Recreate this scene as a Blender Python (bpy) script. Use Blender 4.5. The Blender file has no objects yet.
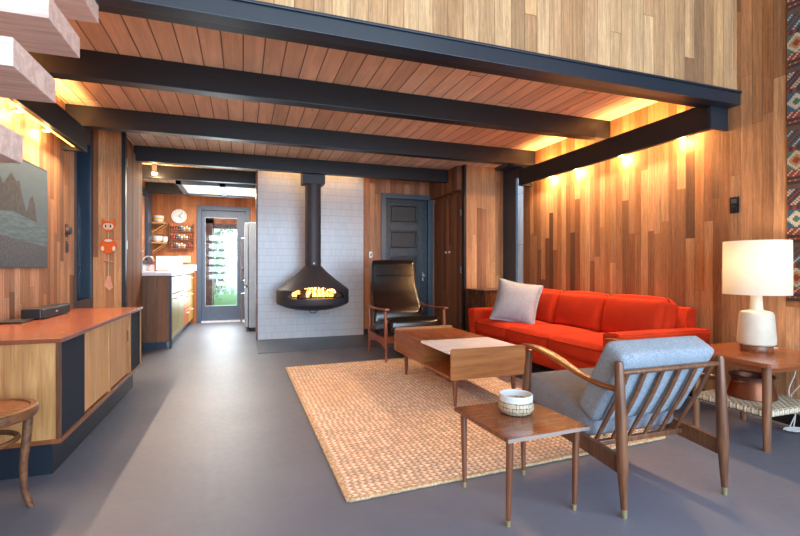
import bpy, bmesh, math, random
from mathutils import Vector, Matrix
random.seed(7)
C = bpy.context.scene.collection
PI = math.pi

# ------------------------------------------------------------------ camera, world, light, exposure
cd = bpy.data.cameras.new('camera'); cam = bpy.data.objects.new('camera', cd); C.objects.link(cam)
cam.location = (0, 0, 1.0); cam.rotation_euler = (math.radians(90), 0, math.radians(-19.2))
cd.sensor_width = 36; cd.lens = 20.25; cd.clip_start = 0.05; cd.clip_end = 200
bpy.context.scene.camera = cam
vs = bpy.context.scene.view_settings
vs.view_transform = 'Standard'; vs.look = 'None'; vs.gamma = 1; vs.use_curve_mapping = False
vs.exposure = 0.9

def lin(c):
    return tuple(((v/255)/12.92 if v/255 <= .04045 else (((v/255)+.055)/1.055)**2.4) for v in c)

W = bpy.data.worlds.new('World'); bpy.context.scene.world = W; W.use_nodes = True
wn = W.node_tree; wn.nodes.clear()
wo = wn.nodes.new('ShaderNodeOutputWorld'); wb = wn.nodes.new('ShaderNodeBackground')
wb.inputs[0].default_value = (0.72, 0.86, 1.0, 1); wb.inputs[1].default_value = 1.6
wn.links.new(wb.outputs[0], wo.inputs[0])

def area(name, loc, rot, sx, sy, power, col, spread=180):
    l = bpy.data.lights.new(name, 'AREA'); l.shape = 'RECTANGLE'; l.size = sx; l.size_y = sy
    l.energy = power; l.color = col; l.spread = math.radians(spread)
    o = bpy.data.objects.new(name, l); C.objects.link(o); o.location = loc; o.rotation_euler = rot; return o
def point(name, loc, power, col, r=.03):
    l = bpy.data.lights.new(name, 'POINT'); l.energy = power; l.color = col; l.shadow_soft_size = r
    o = bpy.data.objects.new(name, l); C.objects.link(o); o.location = loc; return o
# daylight through the tall window wall behind the camera
area('window_daylight', (0.9, -3.1, 1.55), (math.radians(90), 0, 0), 4.6, 2.9, 180, (0.54, 0.77, 1.0))
area('side_fill_daylight', (3.25, -1.5, 1.5), (math.radians(90), 0, math.radians(90)), 2.6, 2.6, 100, (0.62, 0.81, 1.0))  # cool fill added on the right to brighten faces turned that way
WARM = (1.0, 0.56, 0.20)

# ------------------------------------------------------------------ node helpers
class G:
    def __init__(s, name):
        s.m = bpy.data.materials.new(name); s.m.use_nodes = True
        s.t = s.m.node_tree; s.t.nodes.clear()
        s.out = s.t.nodes.new('ShaderNodeOutputMaterial')
        s.b = s.t.nodes.new('ShaderNodeBsdfPrincipled')
        s.t.links.new(s.b.outputs[0], s.out.inputs[0])
        s.tc = None
    def n(s, ty): return s.t.nodes.new(ty)
    def put(s, sock, v):
        if isinstance(v, bpy.types.NodeSocket): s.t.links.new(v, sock)
        elif v is not None:
            if isinstance(v, tuple) and len(v) == 3 and sock.type == 'RGBA': v = v + (1,)
            sock.default_value = v
    def set(s, **k):
        for a, v in k.items():
            s.put(s.b.inputs[{'col': 'Base Color', 'rough': 'Roughness', 'metal': 'Metallic', 'nrm': 'Normal', 'spec': 'Specular IOR Level',
              'trans': 'Transmission Weight', 'ior': 'IOR', 'emi': 'Emission Color', 'es': 'Emission Strength', 'coat': 'Coat Weight',
              'croug': 'Coat Roughness', 'sheen': 'Sheen Weight', 'alpha': 'Alpha', 'sss': 'Subsurface Weight'}[a]], v)
        return s
    def obj(s):
        if not s.tc:
            s.tc = s.n('ShaderNodeTexCoord'); s.sp = s.n('ShaderNodeSeparateXYZ'); s.t.links.new(s.tc.outputs['Object'], s.sp.inputs[0])
        return s.tc.outputs['Object']
    def xyz(s): s.obj(); return s.sp.outputs[0], s.sp.outputs[1], s.sp.outputs[2]
    def m_(s, op, a, b=None, c=None):
        x = s.n('ShaderNodeMath'); x.operation = op
        for i, v in enumerate((a, b, c)):
            if v is not None: s.put(x.inputs[i], v)
        return x.outputs[0]
    def comb(s, x, y, z):
        c = s.n('ShaderNodeCombineXYZ')
        for i, v in enumerate((x, y, z)): s.put(c.inputs[i], v)
        return c.outputs[0]
    def noise(s, vec, scale=5, detail=3, rough=.55, dist=0):
        x = s.n('ShaderNodeTexNoise'); s.put(x.inputs['Vector'], vec); x.inputs['Scale'].default_value = scale
        x.inputs['Detail'].default_value = detail; x.inputs['Roughness'].default_value = rough; x.inputs['Distortion'].default_value = dist
        return x.outputs[0]
    def white(s, vec):
        x = s.n('ShaderNodeTexWhiteNoise'); s.put(x.inputs['Vector'], vec); return x.outputs[0]
    def scale(s, vec, sx, sy, sz):
        x = s.n('ShaderNodeMapping'); s.put(x.inputs[0], vec); x.inputs['Scale'].default_value = (sx, sy, sz); return x.outputs[0]
    def ramp(s, f, stops, interp='LINEAR'):
        x = s.n('ShaderNodeValToRGB'); s.put(x.inputs[0], f); e = x.color_ramp; e.interpolation = interp
        while len(e.elements) < len(stops): e.elements.new(.5)
        for el, (p, c) in zip(e.elements, stops):
            el.position = p; el.color = lin(c) + (1,)
        return x.outputs[0]
    def gray(s, f, a, b):      # map 0..1 onto a..b
        x = s.n('ShaderNodeMapRange'); s.put(x.inputs[0], f); x.inputs[3].default_value = a; x.inputs[4].default_value = b; return x.outputs[0]
    def mr(s, f, fa, fb, a, b):
        x = s.n('ShaderNodeMapRange'); s.put(x.inputs[0], f); x.inputs[1].default_value = fa; x.inputs[2].default_value = fb
        x.inputs[3].default_value = a; x.inputs[4].default_value = b; return x.outputs[0]
    def mix(s, f, a, b, mode='MIX'):
        x = s.n('ShaderNodeMix'); x.data_type = 'RGBA'; x.blend_type = mode; s.put(x.inputs[0], f); s.put(x.inputs[6], a); s.put(x.inputs[7], b)
        return x.outputs[2]
    def mul(s, col, f):
        return s.mix(1.0, col, s.comb(f, f, f), 'MULTIPLY')
    def bump(s, h, strength=.3, dist=.005):
        x = s.n('ShaderNodeBump'); s.put(x.inputs['Height'], h); x.inputs['Strength'].default_value = strength; x.inputs['Distance'].default_value = dist
        s.set(nrm=x.outputs[0])

def boards(name, ax, width, length, cols, rough=.5, along='z', seam=.03, spec=.35, grain=.16, base=0.):
    g = G(name); X, Y, Z = g.xyz(); a = {'x': X, 'y': Y}[ax]; h = {'z': Z, 'y': Y}[along]
    wob = g.noise(g.comb(a, 0., base), 2.3, 1)
    aw = g.m_('ADD', a, g.m_('MULTIPLY', wob, .09 if along == 'z' else 0.))
    u = g.m_('DIVIDE', aw, width); col = g.m_('FLOOR', u); fr = g.m_('SUBTRACT', u, col)
    off = g.white(g.comb(col, 3.3, base))
    v = g.m_('ADD', g.m_('DIVIDE', h, length), g.m_('MULTIPLY', off, 7.0)); row = g.m_('FLOOR', v); fv = g.m_('SUBTRACT', v, row)
    rnd = g.white(g.comb(col, row, base + 1.7))
    n = len(cols); c = g.ramp(rnd, [(i/(n-1), x) for i, x in enumerate(cols)])
    gv = g.comb(g.m_('MULTIPLY', aw, 60.), g.m_('MULTIPLY', h, 2.2), g.m_('MULTIPLY', rnd, 37.))
    gr = g.noise(gv, 1., 4, .6, .6)
    gv2 = g.comb(g.m_('MULTIPLY', aw, 9.), g.m_('MULTIPLY', h, 1.1), g.m_('MULTIPLY', rnd, 91.))
    g2 = g.noise(gv2, 1., 3, .5, 1.2)
    c = g.mul(c, g.mr(gr, .3, .7, 1-grain, 1+grain)); c = g.mul(c, g.mr(g2, .3, .7, .86, 1.12))
    g3 = g.noise(g.comb(g.m_('MULTIPLY', aw, 190.), g.m_('MULTIPLY', h, 16.), rnd), 1., 2, .7)
    c = g.mul(c, g.mr(g3, .3, .7, 1-grain*.6, 1+grain*.6))
    e = g.m_('MINIMUM', fr, g.m_('SUBTRACT', 1., fr))
    e2 = g.m_('MULTIPLY', g.m_('MINIMUM', fv, g.m_('SUBTRACT', 1., fv)), length/width)
    em = g.m_('MINIMUM', e, e2); sm = g.mr(em, 0, seam, 0., 1.)
    c = g.mix(g.gray(sm, .0 if along == 'y' else .45, 1.), lin((48, 26, 16)), c)
    if along == 'y':
        vo = g.n('ShaderNodeTexVoronoi'); g.put(vo.inputs['Vector'], g.scale(g.obj(), 3.2, 1.7, 1)); vo.inputs['Scale'].default_value = 1.; vo.inputs['Randomness'].default_value = 1.
        c = g.mix(g.mr(vo.outputs['Distance'], .02, .07, .55, 0.), c, lin((120, 70, 44)))
    g.set(col=c, rough=g.mr(gr, .3, .7, rough-.06, rough+.1), spec=spec)
    g.bump(g.m_('ADD', sm, g.m_('MULTIPLY', gr, .12)), .5, .004)
    return g.m

def wood(name, c1, c2, axis='x', rough=.35, spec=.5, sc=1., coat=0., fine=1.):
    g = G(name); v = g.obj()
    s = {'x': (1.2, 14, 14), 'y': (14, 1.2, 14), 'z': (14, 14, 1.2)}[axis]
    m = g.scale(v, *[q*sc for q in s])
    a = g.noise(m, 1.6, 4, .55, 1.6)
    s2 = {'x': (6, 160, 160), 'y': (160, 6, 160), 'z': (160, 160, 6)}[axis]
    b = g.noise(g.scale(v, *s2), 1., 2, .6)
    c = g.ramp(a, [(.32, c2), (.5, tuple((x+y)//2 for x, y in zip(c1, c2))), (.66, c1)])
    c = g.mul(c, g.mr(b, .3, .7, 1-.14*fine, 1+.1*fine))
    g.set(col=c, rough=g.mr(b, .3, .7, rough-.05*fine, rough+.08*fine), spec=spec, coat=coat, croug=.15)
    g.bump(b, .12*fine, .001); return g.m

def plain(name, c, rough=.5, metal=0., spec=.5, bumps=0., bs=200, **k):
    g = G(name); v = g.obj(); nz = g.noise(v, 12, 3)
    g.set(col=g.mul(lin(c)+(1,), g.mr(nz, .3, .7, .92, 1.06)) , rough=rough, metal=metal, spec=spec, **k)
    if bumps: g.bump(g.noise(v, bs, 2), bumps, .002)
    return g.m

def fabric(name, c1, c2, sc=700, rough=.9, sheen=.2, bumps=.45):
    g = G(name); v = g.obj()
    a = g.noise(v, sc, 2, .7); b = g.noise(v, 9, 3)
    c = g.mix(g.mr(a, .38, .62, 0., 1.), lin(c2), lin(c1)); c = g.mul(c, g.mr(b, .3, .7, .93, 1.07))
    g.set(col=c, rough=rough, spec=.2, sheen=sheen); g.bump(a, bumps, .002); return g.m

def emit(name, c, st):
    g = G(name); g.set(col=lin(c), emi=lin(c), es=st, rough=.6); return g.m

M = {}
CED = [(106, 74, 54), (164, 120, 88), (210, 158, 116), (178, 130, 94), (220, 172, 130), (136, 98, 72), (196, 144, 102), (228, 184, 144), (152, 104, 72), (190, 134, 90)]
CEDR = [(124, 84, 62), (184, 128, 92), (152, 104, 74), (204, 148, 106), (136, 90, 66), (174, 118, 82)]
CEDP = [(130, 96, 68), (182, 144, 104), (160, 120, 84), (198, 160, 118), (144, 106, 74), (188, 146, 102), (172, 134, 100)]
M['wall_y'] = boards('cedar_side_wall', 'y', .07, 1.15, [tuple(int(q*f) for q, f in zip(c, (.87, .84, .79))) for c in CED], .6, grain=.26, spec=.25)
M['wall_yl'] = boards('cedar_left_wall', 'y', .07, 1.15, CED, .6, base=5., grain=.26)
M['wall_x'] = boards('cedar_back_wall', 'x', .08, 1.5, CEDR, .5, base=2., grain=.24)
M['wall_xo'] = boards('cedar_closet_face', 'x', .075, 1.3, [(176, 116, 74), (206, 150, 104), (190, 130, 86), (216, 162, 114), (150, 96, 62)], .45, base=4., grain=.22)
M['clad'] = boards('pale_cladding', 'x', .092, 2.6, CEDP, .65, base=9., grain=.26, spec=.2)
M['kitchen'] = boards('kitchen_red_cedar', 'x', .1, 1.8, [(170, 100, 56), (194, 118, 68), (150, 84, 46), (204, 130, 78)], .45, base=3.)
M['kitchen_y'] = boards('kitchen_red_cedar_side', 'y', .1, 1.8, [(176, 110, 66), (200, 130, 80), (156, 94, 56)], .45, base=3.)
M['closet_y'] = boards('closet_side_cedar', 'y', .085, 3.4, [(130, 84, 58), (162, 108, 74), (112, 72, 50), (148, 96, 66)], .7, base=6.)
M['ceil'] = boards('ceiling_planks', 'x', .128, 3.1, [(218, 184, 152), (232, 202, 170), (210, 176, 146), (238, 208, 178), (224, 190, 158)], .6, along='y', seam=.05, grain=.08)
M['endpanel'] = boards('counter_end_boards', 'x', .11, 3.0, [(118, 80, 58), (146, 102, 74), (102, 70, 50)], .5, base=8.)

def m_black():
    g = G('dark_stained_beam'); v = g.obj(); a = g.noise(g.scale(v, 1.5, 40, 40), 1, 3)
    g.set(col=g.mul(lin((25, 25, 28))+(1,), g.mr(a, .3, .7, .8, 1.25)), rough=.42, spec=.5); g.bump(a, .15, .002); return g.m
M['beam'] = m_black()
M['beam_y'] = plain('dark_stained_ledger', (25, 24, 27), .45)
M['fascia'] = plain('slate_blue_paint', (34, 42, 52), .3, spec=.5)
M['navy'] = plain('navy_paint', (40, 60, 80), .35, spec=.55)
M['slate'] = plain('slate_grey_paint', (80, 92, 112), .4)
def m_floor():
    g = G('grey_linoleum'); v = g.obj(); a = g.noise(v, 1.3, 4, .6); b = g.noise(v, 260, 2, .6); d = g.noise(v, 26, 3)
    c = g.ramp(a, [(.3, (98, 103, 118)), (.7, (110, 114, 128))])
    c = g.mul(c, g.mr(b, .3, .7, .95, 1.05))
    g.set(col=c, rough=g.mr(d, .3, .7,   .42, .50), spec=.4); g.bump(b, .04, .001); return g.m
M['floor'] = m_floor()
def m_tile():
    g = G('glazed_stick_tile'); X, Y, Z = g.xyz()
    r = g.m_('DIVIDE', Z, .098); rr = g.m_('FLOOR', r); fr = g.m_('SUBTRACT', r, rr)
    u = g.m_('DIVIDE', X, .022); cc = g.m_('FLOOR', u); fu = g.m_('SUBTRACT', u, cc)
    rn = g.white(g.comb(cc, rr, 1.))
    c = g.ramp(rn, [(0, (204, 206, 211)), (.5, (208, 210, 215)), (1, (213, 214, 219))])
    e1 = g.mr(g.m_('MINIMUM', fr, g.m_('SUBTRACT', 1., fr)), .0, .04, 0., 1.)
    e2 = g.mr(g.m_('MINIMUM', fu, g.m_('SUBTRACT', 1., fu)), .0, .09, 0., 1.)
    e = g.m_('MULTIPLY', e1, g.m_('ADD', .8, g.m_('MULTIPLY', e2, .2)))
    c = g.mix(e, lin((164, 168, 176)), c)
    round_ = g.m_('SINE', g.m_('MULTIPLY', fu, PI))
    g.set(col=c, rough=.22, spec=.5)
    g.bump(g.m_('ADD', g.m_('MULTIPLY', e1, .5), g.m_('ADD', g.m_('MULTIPLY', round_, .5), g.m_('MULTIPLY', rn, .10))), .16, .003); return g.m
M['tile'] = m_tile()
def m_hearth():
    g = G('dark_slate_slab'); X, Y, Z = g.xyz(); u = g.m_('FRACT', g.m_('DIVIDE', X, .6)); w = g.m_('FRACT', g.m_('DIVIDE', Y, .52))
    e = g.m_('MINIMUM', g.m_('MINIMUM', u, g.m_('SUBTRACT', 1., u)), g.m_('MINIMUM', w, g.m_('SUBTRACT', 1., w)))
    c = g.mul(lin((70, 74, 82))+(1,), g.mr(g.noise(g.obj(), 6, 4), .3, .7, .85, 1.15))
    g.set(col=g.mix(g.mr(e, 0, .008, 0., 1.), lin((45, 48, 54)), c), rough=.4); return g.m
M['hearth'] = m_hearth()
def m_rug():
    g = G('braided_jute'); X, Y, Z = g.xyz(); p = .034
    v = g.m_('DIVIDE', g.m_('ADD', Y, g.m_('MULTIPLY', g.noise(g.obj(), 3, 2), .02)), p); fv = g.m_('FRACT', v); row = g.m_('FLOOR', v)
    tri = g.m_('ABSOLUTE', g.m_('SUBTRACT', fv, .5))
    ph = g.m_('ADD', g.m_('DIVIDE', X, .034), g.m_('ADD', g.m_('MULTIPLY', tri, 1.0), g.m_('MULTIPLY', g.white(g.comb(row, 0., 0.)), .4)))
    st = g.m_('FRACT', ph); sh = g.m_('SINE', g.m_('MULTIPLY', st, PI))
    edge = g.mr(tri, .36, .5, 1., 0.)
    h = g.m_('MULTIPLY', sh, edge)
    big = g.noise(g.obj(), 1.6, 3); fine = g.noise(g.scale(g.obj(), 140, 300, 100), 1, 2)
    c = g.ramp(h, [(0., (170, 130, 104)), (.3, (216, 180, 152)), (.75, (236, 210, 186)), (1., (250, 238, 224))])
    id_ = g.white(g.comb(g.m_('FLOOR', ph), row, 4.))
    c = g.mul(c, g.gray(id_, .78, 1.12)); c = g.mul(c, g.mr(fine, .3, .7, .85, 1.12))
    c = g.mix(g.mr(big, .38, .66, 0., .35), c, lin((208, 160, 122)))
    g.set(col=c, rough=.9, spec=.15); g.bump(g.m_('ADD', h, g.m_('MULTIPLY', fine, .2)), .6, .008); return g.m
M['rug'] = m_rug()
M['rugb'] = fabric('jute_binding', (214, 188, 150), (168, 132, 96), 90, .9, .1)
M['walnut_x'] = wood('walnut_x', (150, 94, 58), (104, 60, 36), 'x', .32)
M['walnut_y'] = wood('walnut_y', (150, 90, 52), (122, 70, 40), 'y', .3, sc=.6)
M['walnut_z'] = wood('walnut_z', (128, 80, 50), (84, 50, 32), 'z', .35)
M['walnut_l'] = wood('walnut_panel', (172, 116, 66), (148, 94, 52), 'x', .3, sc=.5)
M['teak_y'] = wood('teak_top', (142, 78, 48), (126, 66, 40), 'y', .25, coat=.3, sc=.35, fine=.3)
M['teak_x'] = wood('teak_table', (156, 88, 52), (134, 70, 40), 'x', .25, coat=.3, sc=.35, fine=.3)
M['oak_y'] = wood('oak_door', (224, 176, 118), (198, 146, 90), 'z', .38, sc=.7)
M['oak_x'] = wood('oak_side', (204, 154, 96), (170, 118, 70), 'z', .38)
M['arm'] = wood('golden_arm', (148, 86, 36), (118, 64, 26), 'y', .3, sc=.3, fine=.3)
M['legw'] = wood('brown_leg', (130, 78, 50), (86, 48, 30), 'z', .35)
M['legp'] = wood('grey_brown_leg', (150, 104, 72), (108, 72, 48), 'z', .4)
M['tread'] = wood('pale_fir', (228, 202, 190), (204, 174, 160), 'x', .6, sc=.9)
M['dwood'] = wood('dark_walnut', (112, 70, 42), (66, 38, 24), 'z', .25, coat=.3)
M['chairw'] = wood('teak_chair_frame', (156, 88, 54), (112, 58, 34), 'z', .35)
M['chairdk'] = wood('brown_armchair_frame', (126, 84, 56), (88, 54, 36), 'z', .32)
M['brass'] = plain('aged_brass', (176, 166, 124), .35, .7)
M['orange'] = fabric('orange_wool', (204, 62, 26), (158, 34, 14), 500, .95, 0.)
M['orangep'] = fabric('dark_orange_piping', (160, 30, 10), (120, 18, 6), 500, .95, 0.)
M['bluef'] = fabric('pale_blue_tweed', (158, 168, 178), (104, 113, 126), 320, .95, .05)
M['greyf'] = fabric('grey_tweed', (142, 144, 152), (98, 100, 110), 320, .95, .05)
M['pillow'] = fabric('grey_linen', (184, 184, 190), (112, 112, 120), 260, .9, .2)
M['leather'] = plain('black_leather', (15, 13, 14), .2, spec=.7, bumps=.08, bs=200)
M['white'] = plain('white_laminate', (240, 240, 252), .2)
M['wpaint'] = plain('white_enamel', (232, 232, 230), .35)
M['ceram'] = plain('matte_ceramic', (206, 196, 178), .6, bumps=.15, bs=120)
M['black'] = plain('black_plastic', (22, 22, 25), .4)
M['grille'] = plain('speaker_cloth', (20, 34, 50), .85, bumps=.4, bs=500)
M['iron'] = plain('matte_black_steel', (64, 62, 68), .5, .1)
M['dark'] = plain('soot', (12, 11, 11), .9)
M['steel'] = plain('brushed_steel', (170, 172, 176), .3, .9)
M['fridge'] = plain('pale_steel', (176, 178, 182), .4, .3)
M['copper'] = plain('hammered_copper', (126, 76, 54), .45, .8, bumps=.5, bs=60)
M['cream'] = plain('ivory_plastic', (226, 214, 180), .45)
M['cane'] = wood('bent_beech', (128, 84, 54), (84, 52, 34), 'y', .4)
def m_glass():
    g = G('window_glass'); g.t.nodes.remove(g.b)
    a = g.n('ShaderNodeBsdfTransparent'); b = g.n('ShaderNodeBsdfGlossy'); b.inputs['Roughness'].default_value = .02
    m = g.n('ShaderNodeMixShader'); m.inputs[0].default_value = .07; g.t.links.new(a.outputs[0], m.inputs[1]); g.t.links.new(b.outputs[0], m.inputs[2])
    g.t.links.new(m.outputs[0], g.out.inputs[0]); return g.m
M['glass'] = m_glass()

# ------------------------------------------------------------------ mesh helpers
def BM(): return bmesh.new()
def box(bm, x0, x1, y0, y1, z0, z1, bev=0., seg=2, rot=None):
    r = bmesh.ops.create_cube(bm, size=1); vs_ = r['verts']
    c = Vector(((x0+x1)/2, (y0+y1)/2, (z0+z1)/2)); d = Vector((x1-x0, y1-y0, z1-z0))
    for v in vs_:
        p = Vector((v.co.x*d.x, v.co.y*d.y, v.co.z*d.z)); v.co = p
    if bev:
        es = list({e for v in vs_ for e in v.link_edges})
        q = bmesh.ops.bevel(bm, geom=es, offset=bev, segments=seg, affect='EDGES', profile=.6)
        vs_ = list({v for f in q['faces'] for v in f.verts} | {v for v in vs_ if v.is_valid})
    for v in vs_:
        v.co = (rot @ v.co if rot else v.co) + c
    return vs_
def sweep(bm, pts, ws, hs=None, n=12, up=Vector((0, 0, 1)), pw=1.):
    pts = [Vector(p) for p in pts]; hs = hs or ws; rings = []
    if not hasattr(ws, '__len__'): ws = [ws]*len(pts)
    if not hasattr(hs, '__len__'): hs = [hs]*len(pts)
    for i, p in enumerate(pts):
        t = (pts[min(i+1, len(pts)-1)] - pts[max(i-1, 0)]).normalized()
        u = up if abs(t.dot(up)) < .95 else Vector((0, 1, 0))
        s = t.cross(u).normalized(); q = s.cross(t).normalized(); ring = []
        for k in range(n):
            a = 2*PI*k/n; ca, sa = math.cos(a), math.sin(a)
            ca = math.copysign(abs(ca)**pw, ca); sa = math.copysign(abs(sa)**pw, sa)
            ring.append(bm.verts.new(p + s*ca*ws[i] + q*sa*hs[i]))
        rings.append(ring)
    for a, b in zip(rings, rings[1:]):
        for k in range(n): bm.faces.new((a[k], a[(k+1) % n], b[(k+1) % n], b[k]))
    bm.faces.new(rings[0][::-1]); bm.faces.new(rings[-1])
def spline(P, k=6):
    P = [Vector(p) for p in P]; out = []
    for i in range(len(P)-1):
        a, b, c, d = P[max(i-1, 0)], P[i], P[i+1], P[min(i+2, len(P)-1)]
        for j in range(k):
            t = j/k
            out.append(.5*((2*b)+(c-a)*t+(2*a-5*b+4*c-d)*t*t+(3*b-a-3*c+d)*t**3))
    out.append(P[-1]); return out
def lerps(vals, n):
    out = []
    for i in range(n):
        f = i/(n-1)*(len(vals)-1); j = min(int(f), len(vals)-2); out.append(vals[j]+(vals[j+1]-vals[j])*(f-j))
    return out
def lathe(bm, c, prof, n=40, sx=1., sy=1.):
    c = Vector(c); rings = []
    for r, z in prof:
        if r < 1e-5: rings.append([bm.verts.new(c+Vector((0, 0, z)))])
        else: rings.append([bm.verts.new(c+Vector((r*sx*math.cos(2*PI*k/n), r*sy*math.sin(2*PI*k/n), z))) for k in range(n)])
    for a, b in zip(rings, rings[1:]):
        for k in range(n):
            k2 = (k+1) % n
            if len(a) == 1 and len(b) == 1: continue
            if len(a) == 1: bm.faces.new((a[0], b[k2], b[k]))
            elif len(b) == 1: bm.faces.new((a[k], a[k2], b[0]))
            else: bm.faces.new((a[k], a[k2], b[k2], b[k]))
    if len(rings[0]) > 1: bm.faces.new(rings[0][::-1])
    if len(rings[-1]) > 1: bm.faces.new(rings[-1])
def prism(bm, pts, d):     # pts 3-D polygon, d extrusion vector
    d = Vector(d); a = [bm.verts.new(Vector(p)) for p in pts]; b = [bm.verts.new(Vector(p)+d) for p in pts]; n = len(a)
    bm.faces.new(a[::-1]); bm.faces.new(b)
    for k in range(n): bm.faces.new((a[k], a[(k+1) % n], b[(k+1) % n], b[k]))
def cushion(bm, size, r=.03, puff=.02, mat=None, n=12, sag=0., pinch=0.):
    # rounded box with slightly domed faces; size full extents, mat places it
    sx, sy, sz = [s/2 for s in size]; mat = mat or Matrix()
    q = bmesh.new(); bmesh.ops.create_cube(q, size=2); bmesh.ops.subdivide_edges(q, edges=q.edges, cuts=n, use_grid_fill=True)
    mp = {}
    for v in q.verts:
        p = v.co.copy()
        def warp(t, s):
            k = r/s; k = min(k, .9)      # cluster vertices towards the edge
            return math.copysign(abs(t)**.6, t)
        x, y, z = warp(p.x, sx)*sx, warp(p.y, sy)*sy, warp(p.z, sz)*sz
        cx, cy, cz = [max(-(s-r), min(s-r, t)) for t, s in ((x, sx), (y, sy), (z, sz))]
        d = Vector((x-cx, y-cy, z-cz))
        if d.length > 1e-6: d = d.normalized()*min(r, d.length) if d.length > r else d
        o = Vector((cx, cy, cz))+d
        fx, fy, fz = 1-(x/sx)**2, 1-(y/sy)**2, 1-(z/sz)**2
        o.z += puff*(z/sz)*max(fx, 0)**.5*max(fy, 0)**.5
        o.x += .5*puff*(x/sx)*max(fz, 0)*max(fy, 0)**.5; o.y += .5*puff*(y/sy)*max(fz, 0)*max(fx, 0)**.5
        if pinch:
            o.x *= 1 - pinch*(1-abs(y/sy)**2); o.y *= 1-pinch*(1-abs(x/sx)**2)
            o.z *= .12+.88*(max(1-abs(x/sx)**3, 0)*max(1-abs(y/sy)**3, 0))**.5
        mp[v] = bm.verts.new(mat @ o)
    for f in q.faces: bm.faces.new([mp[v] for v in f.verts])
    q.free()
def piping(bm, size, zf, r, mat, rr=.004):
    sx, sy, sz = [s/2 for s in size]; pts = []
    for cx, cy, a0 in ((sx-r, sy-r, 0), (-sx+r, sy-r, 90), (-sx+r, -sy+r, 180), (sx-r, -sy+r, 270)):
        for k in range(5):
            a = math.radians(a0+k*22.5); pts.append(mat @ Vector((cx+r*math.cos(a), cy+r*math.sin(a), zf*sz)))
    pts.append(pts[0]); sweep(bm, pts, rr, n=6)

WL = {}
def obj(name, bm, mat, parent=None, smooth=False, loc=None, mats=None, auto=None):
    me = bpy.data.meshes.new(name)
    base = WL[parent.name] if parent else (Vector(loc) if loc else Vector((0, 0, 0)))
    bmesh.ops.recalc_face_normals(bm, faces=bm.faces)
    for v in bm.verts: v.co -= base
    if smooth:
        for f in bm.faces: f.smooth = True
        ang = math.radians(auto or 40)
        for e in bm.edges:
            if len(e.link_faces) == 2 and e.calc_face_angle(0) > ang: e.smooth = False
    bm.to_mesh(me); bm.free()
    for m in (mats or [mat]): me.materials.append(m if not isinstance(m, str) else M[m])
    o = bpy.data.objects.new(name, me); C.objects.link(o)
    if parent: o.parent = parent; WL[o.name] = base
    else: o.location = base; WL[o.name] = base
    return o
def thing(name, label, cat, loc, group=None):
    o = bpy.data.objects.new(name, None); C.objects.link(o); o.location = loc; o.empty_display_size = .1
    o['label'] = label; o['category'] = cat
    if group: o['group'] = group
    WL[o.name] = Vector(loc); return o
def tag(o, label, cat, group=None):
    o['label'] = label; o['category'] = cat
    if group: o['group'] = group
    return o
def struct(name, bm, mat, parent=None, **k):
    o = obj(name, bm, mat, parent, **k)
    if not parent: o['kind'] = 'structure'
    return o
def bx(*a, **k): bm = BM(); box(bm, *a, **k); return bm
def copy_thing(r, loc, label=None, rot=None):
    c = r.copy(); C.objects.link(c); c.location = loc
    if rot is not None: c.rotation_euler = rot
    if label: c['label'] = label
    for ch in list(r.children):
        d = ch.copy(); C.objects.link(d); d.parent = c
        for g_ in list(ch.children):
            e = g_.copy(); C.objects.link(e); e.parent = d
    return c
def qbez(a, b, c, n=10):
    a, b, c = Vector(a), Vector(b), Vector(c)
    return [(1-t)**2*a+2*t*(1-t)*b+t*t*c for t in [i/n for i in range(n+1)]]

# ------------------------------------------------------------------ room shell
XR, XL, YB = 3.30, -1.43, 6.53
struct('floor', bx(-3.2, 4.4, -3.3, 9.1, -.12, 0), 'floor')
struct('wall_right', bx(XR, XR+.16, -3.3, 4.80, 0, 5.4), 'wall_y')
struct('wall_left', bx(XL-.16, XL, -3.3, 4.76, 0, 5.4), 'wall_yl')
struct('ceiling', bx(-1.66, 3.62, 2.35, 9.1, 2.40, 2.47), 'ceil')
struct('wall_loft', bx(XL, XR, 2.225, 2.30, 2.24, 5.4), 'clad')
bm = BM(); box(bm, -3.2, 4.4, -3.3, 2.42, 5.4, 5.5); struct('ceiling_upper', bm, M['ceil'])
# back wall: tile field and cedar
struct('wall_fireplace', bx(.19, 1.695, YB, YB+.14, 0, 2.40), 'tile')
struct('trim_1', bx(.165, .19, YB-.004, YB+.15, 0, 2.40), 'legw')
bm = BM(); box(bm, 1.695, 1.97, YB, YB+.12, 0, 2.4); box(bm, 1.97, 2.815, YB, YB+.12, 2.135, 2.4); box(bm, 2.815, 2.86, YB, YB+.12, 0, 2.4)
struct('wall_back', bm, 'wall_x')
def mottled(name, c1, c2, ro):
    g = G(name); a = g.noise(g.scale(g.obj(), 70, 70, 22), 1, 4, .65, 1.); g.set(col=g.ramp(a, [(.42, c1), (.7, c2)]), rough=ro, spec=.6); g.bump(a, .9, .006); return g.m
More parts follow.
